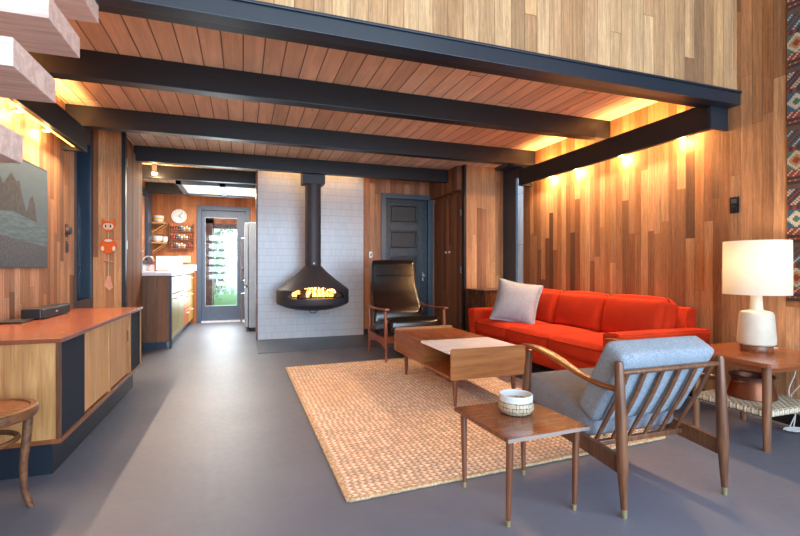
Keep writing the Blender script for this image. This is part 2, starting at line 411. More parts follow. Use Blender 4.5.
# door_1: black carved panel door
d = struct('door_1', bx(2.045, 2.74, YB+.035, YB+.075, .01, 2.06), None, mats=[mottled('black_paint_blue_gloss', (12, 18, 24), (58, 78, 92), .3)])  # blue-grey gloss streaks are painted into the colour ramp
BW = d.data.materials[0]
bm = BM()
for x0, x1, z0, z1 in ((1.97, 2.045, 0, 2.135), (2.74, 2.815, 0, 2.135)): box(bm, x0, x1, YB-.025, YB+.09, z0, z1, .006)
box(bm, 2.045, 2.74, YB-.025, YB+.09, 2.06, 2.135, .006)
struct('door_frame', bm, plain('blue_black_frame', (70, 88, 104), .35, spec=.7), d)
bm = BM()
box(bm, 2.05, 2.11, YB+.01, YB+.04, .02, 2.05, .006); box(bm, 2.58, 2.735, YB+.01, YB+.04, .02, 2.05, .006)
for z in (.02, .38, .78, 1.18, 1.58, 2.01): box(bm, 2.11, 2.58, YB+.012, YB+.04, z, z+(.10 if z < 2 else .045), .006)
struct('door_rail', bm, BW, d)
bm = BM()
PM = mottled('carved_black_wood', (14, 13, 15), (54, 52, 54), .4)
for z in (.12, .48, .88, 1.28, 1.68): 
    bm = BM(); box(bm, 2.14, 2.55, YB+.018, YB+.045, z+.03, z+.28 if z > .2 else .34, .018, 2); struct('door_panel', bm, PM, d)
if 0: struct('door_panel', bm, mottled('carved_black_wood', (14, 13, 15), (54, 52, 54), .4), d)
bm = BM(); lathe(bm, (0, 0, 0), [(.0, -.05), (.022, -.045), (.03, -.03), (.022, -.012), (.01, -.008), (.01, .0), (.026, .0), (.026, .006), (0, .006)], 20)
bmesh.ops.rotate(bm, cent=(0, 0, 0), matrix=Matrix.Rotation(-PI/2, 3, 'X'), verts=bm.verts); bmesh.ops.translate(bm, vec=(2.655, YB, .88), verts=bm.verts)
o = struct('door_knob', bm, 'steel', d, smooth=True); o['label'] = 'silver round knob'
bm = BM(); box(bm, 2.645, 2.665, YB+.0, YB+.012, .80, .93, .004); struct('knob_plate', bm, 'steel', d)

t = thing('light_switch', 'small steel switch on the cedar strip between tile and black door', 'switch', (1.81, YB, 1.2))
obj('plate', bx(1.785, 1.835, YB-.008, YB, 1.15, 1.25, bev=.003), 'steel', t); obj('toggle', bx(1.80, 1.82, YB-.014, YB-.008, 1.175, 1.225, bev=.002), 'black', t)
# closet on the right with flush cedar doors, its pale front face
bm = BM(); box(bm, 2.84, 3.62, 5.50, 5.56, 0, 2.40); struct('wall_closet_front', bm, 'wall_xo')
bm = BM(); box(bm, 2.86, 2.90, 5.56, YB, 0, 2.40); struct('wall_closet_side', bm, 'closet_y')
bm = BM(); box(bm, 2.825, 2.86, 5.47, 5.53, 0, 2.40); struct('trim_2', bm, 'beam_y')
bm = BM(); box(bm, 2.76, 2.86, 5.56, YB, 2.07, 2.40); struct('wall_closet_header', bm, 'closet_y')
for i, (y0, y1) in enumerate(((5.57, 5.985), (5.995, 6.50))):
    dd = struct('door_%d' % (3+i), bx(2.838, 2.86, y0, y1, .09, 2.02, bev=.002), 'closet_y')
    bm = BM(); yk = (5.93 if i == 0 else 6.05)
    lathe(bm, (0, 0, 0), [(0, .03), (.012, .028), (.016, .02), (.012, .01), (.006, .006), (.006, 0), (0, 0)], 16)
    bmesh.ops.rotate(bm, cent=(0, 0, 0), matrix=Matrix.Rotation(-PI/2, 3, 'Y'), verts=bm.verts); bmesh.ops.translate(bm, vec=(2.838, yk, 1.23), verts=bm.verts)
    struct('door_knob', bm, M['wpaint'], dd, smooth=True)
    if i == 0:
        for z in (1.72, .93, .25):
            struct('hinge', bx(2.829, 2.84, 5.575, 5.60, z, z+.09, bev=.003), 'steel', dd)
# left closet (mirror) with opened-out edge
bm = BM(); box(bm, -1.62, -1.16, 5.31, 5.37, 0, 2.40); struct('wall_closet_left_front', bm, 'wall_xo')
bm = BM(); box(bm, -1.22, -1.18, 5.37, 6.2, 0, 2.40); struct('wall_closet_left_side', bm, 'closet_y')
bm = BM(); box(bm, -1.18, -1.145, 5.30, 5.36, 0, 2.40); struct('trim_3', bm, 'beam_y')
dd = struct('door_5', bx(-1.18, -1.158, 5.38, 6.18, .09, 2.3, bev=.002), 'closet_y')
bm = BM(); lathe(bm, (0, 0, 0), [(0, .03), (.012, .028), (.016, .02), (.012, .01), (.006, .006), (.006, 0), (0, 0)], 16)
bmesh.ops.rotate(bm, cent=(0, 0, 0), matrix=Matrix.Rotation(PI/2, 3, 'Y'), verts=bm.verts); bmesh.ops.translate(bm, vec=(-1.158, 6.1, 1.2), verts=bm.verts)
struct('door_knob', bm, M['wpaint'], dd, smooth=True)
for z in (2.06, 1.2, .3): struct('hinge', bx(-1.158, -1.15, 5.385, 5.41, z, z+.09, bev=.002), 'steel', dd)

# slit windows at the far ends of the side walls
w = struct('window_1', bx(XL-.10, XL-.085, 4.84, 5.24, .7, 2.2), 'glass')
bm = BM()
box(bm, XL-.16, XL-.0, 4.76, 4.84, 0, 2.40, .004); box(bm, XL-.16, XL+.0, 5.24, 5.31, 0, 2.40, .004)
box(bm, XL-.16, XL-.0, 4.84, 5.24, 2.2, 2.40, .004); box(bm, XL-.16, XL-.0, 4.84, 5.24, 0, .7, .004)
struct('window_frame', bm, 'navy', w)
bm = BM(); box(bm, XL-.15, XL-.135, 4.84, 5.24, .7, 2.2); struct('window_blind', bm, plain('navy_blind', (40, 96, 134), .5), w)
w = struct('window_2', bx(XR+.17, XR+.18, 4.86, 5.20, .1, 2.2), 'glass')
bm = BM()
box(bm, XR+.165, XR+.20, 4.80, 4.88, 0, 2.4, .003); box(bm, XR+.15, XR+.185, 5.19, 5.50, 0, 2.4, .003)
box(bm, XR+.15, XR+.20, 4.86, 5.2, 2.2, 2.4, .003); box(bm, XR+.15, XR+.20, 4.86, 5.2, 0, .1, .003); box(bm, XR+.02, XR+.15, 4.86, 5.5, 2.36, 2.4)
struct('window_frame', bm, 'navy', w)

# baseboards
struct('baseboard_right', bx(XR-.015, XR, -3.3, 4.80, 0, .08), 'beam_y')
struct('baseboard_left', bx(XL, XL+.015, -3.3, 4.76, 0, .08), 'beam_y')
struct('baseboard_closet', bx(-1.62, -1.16, 5.298, 5.31, 0, .08), 'navy')
struct('baseboard_closet_side', bx(-1.158, -1.15, 5.31, 6.19, 0, .085), 'navy')
struct('baseboard_back', bx(1.70, 1.965, YB-.012, YB, 0, .09), 'beam_y')

# beams and fascia
n = 4
for y0, x0, x1, y1 in ((3.385, XL, XR, 3.485), (4.55, XL, XR, 4.65), (5.84, -1.18, 2.76, 5.94), (6.87, -1.5, 2.8, 6.97), (8.25, -1.5, 2.8, 8.35)):
    struct('trim_%d' % n, bx(x0, x1, y0, y1, 2.225, 2.40, bev=.004), 'beam'); n += 1
bm = BM(); box(bm, XL, XR, 2.20, 2.28, 2.147, 2.228, .002); box(bm, XL, XR, 2.188, 2.28, 2.228, 2.241, .002)
o = struct('trim_%d' % n, bm, 'fascia'); n += 1
struct('trim_%d' % n, bx(XL, XR, 2.28, 2.35, 2.152, 2.40), 'beam'); n += 1
# lighting ledgers standing off the side walls
bm = BM(); box(bm, 3.13, 3.17, 2.31, 4.65, 1.99, 2.18, .003); struct('trim_%d' % n, bm, 'beam_y'); n += 1
bm = BM(); box(bm, 3.13, 3.30, 2.285, 2.31, 1.99, 2.15, .003); struct('trim_%d' % n, bm, 'fascia'); n += 1
bm = BM(); box(bm, 3.17, 3.30, 4.61, 4.65, 1.99, 2.18); struct('trim_%d' % n, bm, 'beam_y'); n += 1
bm = BM(); box(bm, -1.30, -1.26, 2.4, 4.52, 1.99, 2.18, .003); box(bm, -1.43, -1.30, 4.48, 4.52, 1.99, 2.18); struct('trim_%d' % n, bm, 'beam_y'); n += 1

def puck(x, y, z, side, label, power):
    t = thing('puck_light', label, 'light', (x, y, z), 'puck lights behind the wall ledgers')
    bm = BM(); lathe(bm, (x, y, z), [(0, .02), (.026, .02), (.028, .016), (.028, 0), (.022, 0), (.022, .004), (0, .004)], 20); obj('housing', bm, 'steel', t, True)
    bm = BM(); lathe(bm, (x, y, z), [(.0, .001), (.021, .001), (.021, .0035), (0, .0035)], 20); obj('lens', bm, emit('puck_glow', (255, 190, 110), 18), t)
    bm = BM(); box(bm, min(x, x+side*.06), max(x, x+side*.06), y-.008, y+.008, z+.005, z+.015); obj('bracket', bm, 'steel', t)
    point('puck_lamp', (x, y, z-.03), power*.8, WARM, .018); point('puck_uplamp', (x, y, z+.09), power*.6, WARM, .018)
for i, y in enumerate((2.6, 3.2, 3.79, 4.2)):
    puck(3.245, y, 2.01, 1, 'small round puck light behind the right-hand ledger, %s from the front' % ('first', 'second', 'third', 'fourth')[i], 6.5)
for i, y in enumerate((2.9, 3.56, 4.0)):
    puck(-1.375, y, 2.01, -1, 'small round puck light above the television, %s from the camera' % ('first', 'second', 'third')[i], 2.8)
for x, y0, y1, nm in ((3.195, 2.4, 4.55, 'right'), (-1.325, 2.6, 4.4, 'left')):  # strips added as warm fill, spreading the glow along both ledgers
    t = thing('ledge_fill_strip', 'warm fill strip added behind the ledger on the %s wall' % nm, 'light', (x, (y0+y1)/2, 2.1))
    obj('channel', bx(x-.012, x+.012, y0, y1, 2.005, 2.112), 'steel', t)
    obj('diffuser', bx(x-.008, x+.008, y0, y1, 2.001, 2.005), emit('strip_down_'+nm, (255, 170, 80), 3), t)
    obj('diffuser', bx(x-.008, x+.008, y0, y1, 2.112, 2.115), emit('strip_up_'+nm, (255, 170, 80), 3), t)
    area('ledge_down', (x, (y0+y1)/2, 1.997), (0, math.radians(14 if x > 0 else -14), 0), .03, y1-y0, 15 if x > 0 else 22, (1, .70, .42), 125); area('ledge_up', (x, (y0+y1)/2, 2.12), (PI, 0, 0), .02, y1-y0, 8, WARM)
# strip washing the top of the tile
t = thing('light_strip', 'warm light strip hidden behind the beam above the fireplace tile', 'light', (.95, 5.96, 2.35))
SG = emit('strip_glow', (255, 180, 100), 2)
for xa, xb in ((.2, .70), (1.05, 1.7)):
    obj('channel', bx(xa, xb, 5.945, 5.965, 2.33, 2.36), 'steel', t); obj('diffuser', bx(xa, xb, 5.965, 5.968, 2.335, 2.355), SG, t)
area('strip_lamp', (.95, 6.35, 2.385), (math.radians(25), 0, 0), 1.4, .05, 1.5, WARM)
# ------------------------------------------------------------------ kitchen
struct('wall_kitchen_left', bx(-1.66, -1.5, 5.37, 9.1, 0, 2.4), 'kitchen_y')
bm = BM(); box(bm, -1.5, -.80, 8.95, 9.1, 0, 2.4); box(bm, -.80, .12, 8.95, 9.1, 2.14, 2.4); box(bm, .12, 3.4, 8.95, 9.1, 0, 2.4)
struct('wall_kitchen_back', bm, 'kitchen')
struct('wall_kitchen_right', bx(2.84, 2.95, YB+.12, 8.95, 0, 2.4), 'kitchen_y')
d = struct('door_2', bx(-.70, -.08, 9.0, 9.012, .27, 1.96), 'glass')
bm = BM(); box(bm, -.80, -.72, 8.925, 9.06, 0, 2.14, .004); box(bm, .04, .12, 8.925, 9.06, 0, 2.14, .004); box(bm, -.72, .04, 8.925, 9.06, 2.06, 2.14, .004)
struct('door_frame', bm, 'slate', d)
bm = BM(); box(bm, -.72, -.66, 8.98, 9.03, .03, 2.06, .003); box(bm, -.11, .04, 8.98, 9.03, .03, 2.06, .003)
box(bm, -.66, -.11, 8.98, 9.03, .03, .30, .003); box(bm, -.66, -.11, 8.98, 9.03, 1.93, 2.06, .003); struct('door_leaf', bm, plain('blue_grey_door', (84, 96, 118), .4), d)
struct('threshold', bx(-.72, .04, 8.90, 9.08, 0, .03), 'white', d)
bm = BM(); lathe(bm, (0, 0, 0), [(0, .05), (.02, .045), (.025, .03), (.01, .01), (.01, 0), (0, 0)], 14)
bmesh.ops.rotate(bm, cent=(0, 0, 0), matrix=Matrix.Rotation(PI/2, 3, 'X'), verts=bm.verts); bmesh.ops.translate(bm, vec=(-.015, 8.98, 1.0), verts=bm.verts); struct('door_knob', bm, 'steel', d, smooth=True)

# counter cabinet
k = thing('kitchen_cabinet', 'long base cabinet with olive and orange fronts under white kitchen counter', 'cabinet', (-1.18, 7.5, 0))
obj('end_panel', bx(-1.49, -.84, 6.22, 6.25, .085, .905), 'endpanel', k)
obj('carcass', bx(-1.49, -.90, 6.25, 8.90, .085, .905), 'endpanel', k)
obj('corner_post', bx(-.865, -.84, 6.205, 6.235, .0, .905), 'navy', k)
o = obj('toe_kick', bx(-1.49, -.90, 6.24, 8.90, 0, .085), 'navy', k); o['label'] = 'navy toe kick'
OL = plain('olive_lacquer', (170, 156, 92), .38); ORG = plain('orange_lacquer', (224, 126, 34), .38); YL = plain('yellow_lacquer', (236, 184, 70), .38)
cols_ = [(6.26, 6.92, OL, 'olive'), (6.94, 7.56, OL, 'olive'), (7.58, 8.22, ORG, 'orange'), (8.24, 8.88, YL, 'yellow')]
for y0, y1, mt, nm in cols_:
    rows = ((.10, .66), (.67, .89)) if nm == 'olive' else ((.10, .35), (.36, .61), (.62, .89))
    for z0, z1 in rows:
        isd = (z1-z0) > .4
        f = obj('door' if isd else 'drawer', bx(-.90, -.855, y0, y1, z0, z1, bev=.003), mt, k); f['label'] = nm + ' lacquered front'
        bm = BM(); zc = z1-.06; ym = (y0+y1)/2
        sweep(bm, [(-.856, ym-.06, zc), (-.825, ym-.06, zc), (-.825, ym+.06, zc), (-.856, ym+.06, zc)], .006, n=8); obj('handle', bm, 'wpaint', f, True)
bm = BM(); box(bm, -1.50, -.835, 6.19, 8.93, .905, .945, .004); tag(obj('worktop', bm, 'white', loc=(-1.18, 7.5, .905)), 'white worktop running along the kitchen base cabinet', 'worktop')
bm = BM(); box(bm, -1.26, -.80, 8.93, 8.95, .945, 1.06, .003); box(bm, -1.5, -1.48, 6.3, 8.93, .945, 1.06, .003)
tag(obj('backsplash', bm, 'white', loc=(-1.2, 8.94, .945)), 'low white backsplash strip behind the kitchen worktop', 'backsplash')
# microwave
t = thing('microwave_oven', 'white microwave oven on the kitchen worktop', 'microwave', (-1.14, 8.15, .945))
obj('body', bx(-1.31, -.96, 8.02, 8.36, .960, 1.19, bev=.012), 'wpaint', t)
obj('oven_door', bx(-1.30, -1.04, 8.008, 8.022, .97, 1.18, bev=.004), plain('white_gloss', (238, 238, 238), .2), t)
obj('control_panel', bx(-1.035, -.965, 8.010, 8.022, .97, 1.18, bev=.003), 'wpaint', t)
for x in (-1.30, -.99):
    for y in (8.05, 8.33): obj('foot', bx(x, x+.02, y, y+.02, .945, .961), 'black', t)
# faucet, canister
t = thing('kitchen_tap', 'curved steel tap at near end of the kitchen worktop', 'tap', (-1.35, 7.2, .945))
bm = BM(); lathe(bm, (-1.35, 7.2, .945), [(0, 0), (.03, 0), (.03, .01), (.018, .02), (.016, .1), (0, .1)], 16); obj('tap_base', bm, 'steel', t, True)
bm = BM(); sweep(bm, spline([(-1.35, 7.2, 1.0), (-1.35, 7.2, 1.10), (-1.31, 7.2, 1.16), (-1.24, 7.2, 1.16), (-1.20, 7.2, 1.10)]), .011, n=10); obj('spout', bm, 'steel', t, True)
bm = BM(); sweep(bm, [(-1.35, 7.2, 1.0), (-1.35, 7.13, 1.05)], [.008, .006], n=8); obj('tap_lever', bm, 'steel', t, True)
t = thing('storage_canister', 'white lidded canister on the worktop before the microwave', 'canister', (-1.36, 6.75, .945))
bm = BM(); lathe(bm, (-1.36, 6.75, .945), [(0, 0), (.055, 0), (.06, .01), (.06, .13), (0, .13)], 24); obj('jar', bm, 'wpaint', t, True)
bm = BM(); lathe(bm, (-1.36, 6.75, 1.075), [(0, 0), (.062, 0), (.062, .015), (.012, .02), (.014, .035), (0, .038)], 24); obj('lid', bm, 'wpaint', t, True)
# dark-blue window frame on the kitchen's left wall
w = struct('window_3', bx(-1.49, -1.482, 7.0, 8.2, 1.12, 2.15), 'glass')
bm = BM(); box(bm, -1.5, -1.46, 6.9, 7.0, 1.06, 2.25); box(bm, -1.5, -1.455, 8.2, 8.56, 1.06, 2.25); box(bm, -1.5, -1.46, 7.0, 8.2, 2.15, 2.25); box(bm, -1.5, -1.46, 7.0, 8.2, 1.06, 1.12)
struct('window_frame', bm, 'navy', w)
# corner shelves with bowls
for zi, z in enumerate((1.42, 1.76)):
    t = thing('wall_shelf', 'wooden bracket shelf with bowls in kitchen corner, %s of two' % ('lower', 'upper')[zi], 'shelf', (-1.35, 8.7, z))
    obj('shelf_board', bx(-1.50, -1.26, 8.60, 8.94, z, z+.025, bev=.003), 'oak_x', t)
    for y in (8.65, 8.88):
        bm = BM(); sweep(bm, [(-1.49, y, z-.16), (-1.28, y, z-.008)], .012, n=6); box(bm, -1.5, -1.48, y-.012, y+.012, z-.18, z)
        obj('bracket', bm, 'oak_x', t)
def bowl_bm(c, r, h):
    bm = BM(); lathe(bm, c, [(0, 0), (r*.45, 0), (r*.5, .006), (r*.85, h*.45), (r, h), (r*.95, h), (r*.8, h*.5), (r*.4, .012), (0, .012)], 24); return bm
for i in range(4): tag(obj('bowl', bowl_bm((-1.38, 8.72, 1.786+i*.022), .085, .05), M['wpaint'] if i != 1 else plain('yellow_glaze', (236, 186, 90), .3), smooth=True, loc=(-1.38, 8.72, 1.786+i*.022)),
    'kitchen bowl in the stack on the upper corner shelf, %s from its bottom' % ('first', 'second, yellow', 'third', 'topmost')[i], 'bowl', 'bowls stacked on the upper corner shelf')
for j, (bx_, by_) in enumerate(((-1.40, 8.72), (-1.31, 8.86))):
    for i in range(3): tag(obj('bowl', bowl_bm((bx_, by_, 1.446+i*.025),   .085-.03*j, .055), M['wpaint'], smooth=True, loc=(bx_, by_, 1.446+i*.025)),
        'white bowl on the lower corner shelf, %s of its %s stack' % (('bottom', 'middle', 'top')[i], ('wider', 'narrower')[j]), 'bowl', 'white bowls on the lower corner shelf')
# clock
t = thing('wall_clock', 'round white wall clock with black hands above the spice rack', 'clock', (-1.09, 8.94, 1.93))
def disc(c, r, th, prof=None):
    bm = BM(); lathe(bm, (0, 0, 0), prof or [(0, 0), (r, 0), (r, th), (0, th)], 40)
    bmesh.ops.rotate(bm, cent=(0, 0, 0), matrix=Matrix.Rotation(PI/2, 3, 'X'), verts=bm.verts); bmesh.ops.translate(bm, vec=c, verts=bm.verts); return bm
cx, cz = -1.09, 1.93
obj('clock_face', disc((cx, 8.95, cz), .125, .02), 'wpaint', t, True)
for a, l, w_ in ((125, .06, .005), (40, .09, .004)):
    r = Matrix.Rotation(math.radians(a-90), 3, 'Y'); bm = BM(); box(bm, -.01, l, -.002, .002, -w_, w_, rot=None)
    bmesh.ops.rotate(bm, cent=(0, 0, 0), matrix=r, verts=bm.verts); bmesh.ops.translate(bm, vec=(cx, 8.926, cz), verts=bm.verts); obj('clock_hand', bm, 'black', t)
for h in range(12):
    bm = BM(); a = h*PI/6; px, pz = cx+.105*math.sin(a), cz+.105*math.cos(a); box(bm, px-.003, px+.003, 8.927, 8.9305, pz-.006, pz+.006); obj('hour_mark', bm, 'black', t)
# spice rack with jars
t = thing('spice_rack', 'three tier wooden spice rack on the kitchen wall', 'rack', (-1.03, 8.91, 1.4))
obj('back_panel', bx(-1.23, -.85, 8.935, 8.95, 1.34, 1.80), 'kitchen', t)
for x in (-1.245, -.855): obj('side_panel', bx(x, x+.014, 8.86, 8.95, 1.33, 1.80, bev=.002), 'walnut_z', t)
RZ = (1.345, 1.495, 1.65)
for z in RZ:
    obj('shelf_board', bx(-1.231, -.855, 8.86, 8.94, z, z+.012), 'walnut_x', t); obj('rail', bx(-1.231, -.855, 8.856, 8.862, z+.03, z+.042), 'walnut_x', t)
jc = [(200, 60, 40), (226, 220, 210), (120, 70, 40), (60, 70, 60), (214, 160, 70), (150, 30, 30), (90, 110, 150), (236, 236, 236)]
JM = [plain('jar_%d' % i, c, .3) for i, c in enumerate(jc)]
jproto = {}
for ri, z in enumerate(RZ):
    for j in range(9):
        x = -1.205+j*.041; mi = (j*3+ri*5) % 8; h = random.choice((.085, .095, .1)); h = .092
        nm = ('red', 'white', 'brown', 'dark green', 'amber', 'crimson', 'blue', 'plain white')[mi]
        lab = 'small %s spice jar on the %s tier of the spice rack' % (nm, ('bottom', 'middle', 'top')[ri])
        if mi not in jproto:
            t = thing('spice_jar', lab, 'jar', (x, 8.9, z+.012), 'spice jars on the kitchen rack')
            bm = BM(); lathe(bm, (x, 8.9, z+.012), [(0, 0), (.018, 0), (.019, .004), (.019, .06), (.014, .068), (0, .068)], 14); obj('jar', bm, JM[mi], t, True)
            bm = BM(); lathe(bm, (x, 8.9, z+.012), [(0, .068), (.016, .068), (.016, .09), (0, .09)], 14); obj('lid', bm, JM[(mi+3) % 8], t, True)
            jproto[mi] = t
        else: copy_thing(jproto[mi], (x, 8.9, z+.012), lab)
t = thing('switch_plate', 'wide ivory switch plate on kitchen wall below spice rack', 'switch', (-1.0, 8.945, 1.16))
obj('plate', bx(-1.10, -.90, 8.94, 8.95, 1.10, 1.22, bev=.003), 'cream', t)
for x in (-1.06, -1.0, -.94): obj('toggle', bx(x-.008, x+.008, 8.93, 8.941, 1.145, 1.175, bev=.002), 'cream', t)
# fridge
t = thing('refrigerator', 'tall pale refrigerator at right side of the kitchen passage', 'refrigerator', (.5, 7.9, 0))
obj('cabinet', bx(.08, .80, 7.45, 8.35, .06, 1.72, bev=.01), 'fridge', t)
for (z0, z1) in ((.07, .70), (.72, 1.71)):
    f = obj('door', bx(.02, .075, 7.46, 8.34, z0, z1, bev=.012), 'fridge', t)
    bm = BM(); zz = (z1-.1, z1-.55) if z0 < .5 else (z0+.08, z0+.75)
    sweep(bm, [(.02, 7.52, zz[0]), (-.03, 7.52, zz[0]), (-.03, 7.52, zz[1]), (.02, 7.52, zz[1])], .012, n=8); obj('handle', bm, 'steel', f, True)
obj('kick_plate', bx(.12, .75, 7.5, 8.3, 0, .06), 'black', t)
# ceiling fluorescent panel and spot
t = thing('ceiling_light_panel', 'grey framed fluorescent ceiling panel with two diffusers in kitchen', 'light', (-.2, 7.6, 2.22))
bm = BM(); x0, x1, y0, y1 = -.91, .28, 7.1, 8.15
box(bm, x0, x1, y0, y0+.06, 2.2, 2.26); box(bm, x0, x1, y1-.06, y1, 2.2, 2.26); box(bm, x0, x0+.07, y0, y1, 2.2, 2.26); box(bm, x1-.07, x1, y0, y1, 2.2, 2.26); box(bm, -.33, -.25, y0, y1, 2.2, 2.26)
box(bm, x0, x1, y0, y1, 2.26, 2.399); obj('panel_frame', bm, 'slate', t)
for a, b in ((-.84, -.33), (-.25, .21)): obj('diffuser', bx(a, b, y0+.06, y1-.06, 2.225, 2.24), emit('fluorescent', (255, 244, 214), .5), t)
area('panel_lamp', (-.29, 7.62, 2.19), (0, 0, 0), 1.0, .9, 46, (1.0, .93, .8))
t = thing('spot_lamp', 'small glowing spot lamp under the beam by kitchen entry', 'light', (-1.12, 6.75, 2.4))
bm = BM(); lathe(bm, (-1.12, 6.75, 2.27), [(0, .13), (.03, .13), (.03, .02), (.045, 0), (.04, 0), (0, .01)], 20); obj('fitting', bm, 'steel', t, True)
bm = BM(); lathe(bm, (-1.12, 6.75, 2.235), [(0, 0), (.022, .006), (.034, .024), (.03, .04), (0, .045)], 20); obj('bulb', bm, emit('bulb', (255, 214, 150), 12), t, True)
point('spot_bulb_lamp', (-1.12, 6.75, 2.19), 9, (1, .66, .32), .03)
area('kitchen_door_daylight', (-.34, 9.6, 1.2), (math.radians(-90), 0, 0), .9, 1.8, 26, (.86, .95, 1))

# ------------------------------------------------------------------ outdoors seen through the panes
struct('ground', bx(-14, 16, 9.1, 30, -.3, -.1), plain('lawn_green', (96, 150, 62), .9, bumps=1., bs=30))
struct('wall_porch', bx(-2.5, 2.5, 9.1, 10.4, -.1, 0.0), 'floor')
def leafmat(c):
    g = G('foliage'); a = g.noise(g.obj(), 9, 4, .7); g.set(col=g.ramp(a, [(.3, tuple(int(q*.45) for q in c)), (.6, c), (.8, tuple(min(255, int(q*1.4)) for q in c))]), rough=.7); return g.m
def shrub(x, y, r, h, label, c, ang):
    bm = BM(); t = thing('garden_shrub', label, 'shrub', (x, y, -.1))
    for i in range(2600):
        th, ph = random.uniform(0, 2*PI), math.acos(random.uniform(-1, 1)); rr = r*random.uniform(.35, 1.1)
        p = Vector((x+rr*math.sin(ph)*math.cos(th), y+rr*math.sin(ph)*math.sin(th), h/2+h/2*math.cos(ph)*rr/r))
        s = .07; e1 = Vector((random.uniform(-1, 1), random.uniform(-1, 1), random.uniform(-1, 1))).normalized()*s; e2 = e1.orthogonal().normalized()*s*.5
        v = [bm.verts.new(p+q) for q in (-e1, e2, e1, -e2)]; bm.faces.new(v)
    obj('foliage', bm, leafmat(c), t)
    bm = BM(); sweep(bm, [(x, y, -.1), (x, y, h*.4)], .05, n=8); obj('stem', bm, 'walnut_z', t)
shrub(-1.2, 15.0, 1.1, 2.6, 'tall leafy green shrub beyond the kitchen door glass, to the left', (150, 184, 140), 0)
shrub(.9, 16.0, 1.0, 2.9, 'tall leafy green shrub beyond the kitchen door glass, to the right', (170, 200, 150), 0)
shrub(-2.6, 17.5, 1.3, 3.4, 'broad pale green shrub farthest back beyond the kitchen door glass', (170, 196, 160), 0)
t = thing('garden_fence', 'white picket fence across the lawn beyond the kitchen door', 'fence', (-1.0, 20, -.1))
for i in range(24): obj('picket', bx(-4+i*.28, -3.86+i*.28, 20, 20.03, -.1, 1.1), 'wpaint', t)
obj('fence_rail', bx(-4, 2.7, 20.03, 20.07, .7, .8), 'wpaint', t)
# porch screen door frame beyond, with a rack imitating a reflection in the door glass
t = thing('porch_doorway', 'dark wooden porch doorway seen through the kitchen door', 'doorway', (-.1, 10.2, 0))
obj('post', bx(-.75, -.58, 10.15, 10.28, 0, 2.1), 'dwood', t); obj('post', bx(.35, .5, 10.15, 10.28, 0, 2.1), 'dwood', t)
obj('header', bx(-.75, .5, 10.15, 10.28, 1.93, 2.4), 'kitchen', t); obj('lintel', bx(-.60, .35, 10.15, 10.26, 1.83, 1.93), 'dwood', t)
t = thing('rack_reflection', 'narrow dark rack imitating a reflection in the kitchen door glass', 'rack', (-.68, 9.9, 0))
obj('upright', bx(-.84, -.80, 9.7, 9.95, 0, 1.9), 'dwood', t); obj('upright', bx(-.60, -.58, 9.7, 9.95, 0, 1.9), 'dwood', t)
for i in range(8): obj('rack_shelf', bx(-.80, -.60, 9.7, 9.95, .18+i*.21, .2+i*.21), 'dwood', t)
tag(obj('neighbour_wall', bx(4.6, 4.7, 5.0, 9.0, -.1, 4), boards('pale_shingles', 'y', .3, .9, [(196, 204, 214), (222, 226, 232), (206, 212, 220)], .8, base=11.)), 'pale shingled wall seen through the slit window', 'wall')

# ------------------------------------------------------------------ hearth and hanging fireplace
tag(obj('hearth_slab', bx(.165, 2.84, 5.50, YB-.002, 0, .006), 'hearth', loc=(1.5, 6.0, 0)), 'dark slate hearth slab laid before the tiled fireplace wall', 'hearth')
FX, FY = .878, 6.05
t = thing('hanging_fireplace', 'black steel hanging cone fireplace with burning logs before white tile', 'fireplace', (FX, FY, 2.4))
bm = BM()
outer = [(.108, 1.03), (.112, 1.02), (.135, 1.0), (.175, .955), (.30, .85), (.44, .742), (.466, .72), (.472, .70), (.472, .55), (.462, .53), (.36, .485), (.24, .455), (.12, .44), (.0, .437)]
inner = [(.0, .449), (.12, .452), (.24, .467), (.355, .497), (.45, .54), (.46, .555), (.46, .698), (.43, .732), (.29, .84), (.165, .944), (.125, .99), (.100, 1.01), (.096, 1.03)]
lathe(bm, (FX, FY, 0), outer+inner, 96)
for f in [f for f in bm.faces if len(f.verts) > 4]: bm.faces.remove(f)
n_ = 96
body = obj('hood', bm, 'iron', t, True, auto=30)
# bridge the open collar so the shell is closed
bm = bmesh.new(); bm.from_mesh(body.data)
bmesh.ops.holes_fill(bm, edges=[e for e in bm.edges if e.is_boundary], sides=0)
be = [e for e in bm.edges if e.is_boundary]
if be: bmesh.ops.bridge_loops(bm, edges=be)
bmesh.ops.recalc_face_normals(bm, faces=bm.faces); bm.to_mesh(body.data); bm.free()
cb = BM(); pts = []
for i in range(33):
    a = PI*i/32; pts.append((FX+.365*math.cos(a), FY-.7, .612+.150*math.sin(a)))
prism(cb, pts, (0, .62, 0)); cut = obj('cutter', cb, 'iron')
mo = body.modifiers.new('b', 'BOOLEAN'); mo.operation = 'DIFFERENCE'; mo.object = cut; mo.solver = 'EXACT'
bpy.context.view_layer.update(); dg = bpy.context.evaluated_depsgraph_get()
nm_ = bpy.data.meshes.new_from_object(body.evaluated_get(dg)); body.modifiers.clear(); body.data = nm_; nm_.name = 'hood'
bpy.data.objects.remove(cut)
while len(nm_.materials) < 2: nm_.materials.append(M['dark'])
nm_.materials[0] = M['iron']; nm_.materials[1] = M['dark']
for p in nm_.polygons:
    c_ = p.center; rr_ = math.hypot(c_.x, c_.y); zw = c_.z+2.4
    p.material_index = 1 if rr_ > .02 and ((p.normal.x*c_.x+p.normal.y*c_.y)/rr_ < -.05 or (p.normal.z > .5 and zw < .57)) else 0
bm = BM(); lathe(bm, (FX, FY, 0), [(.104, 1.02), (.104, 2.399), (0, 2.399), (0, 2.38), (.098, 2.38), (.098, 1.02)], 48)
obj('flue_pipe', bm, 'iron', t, True)
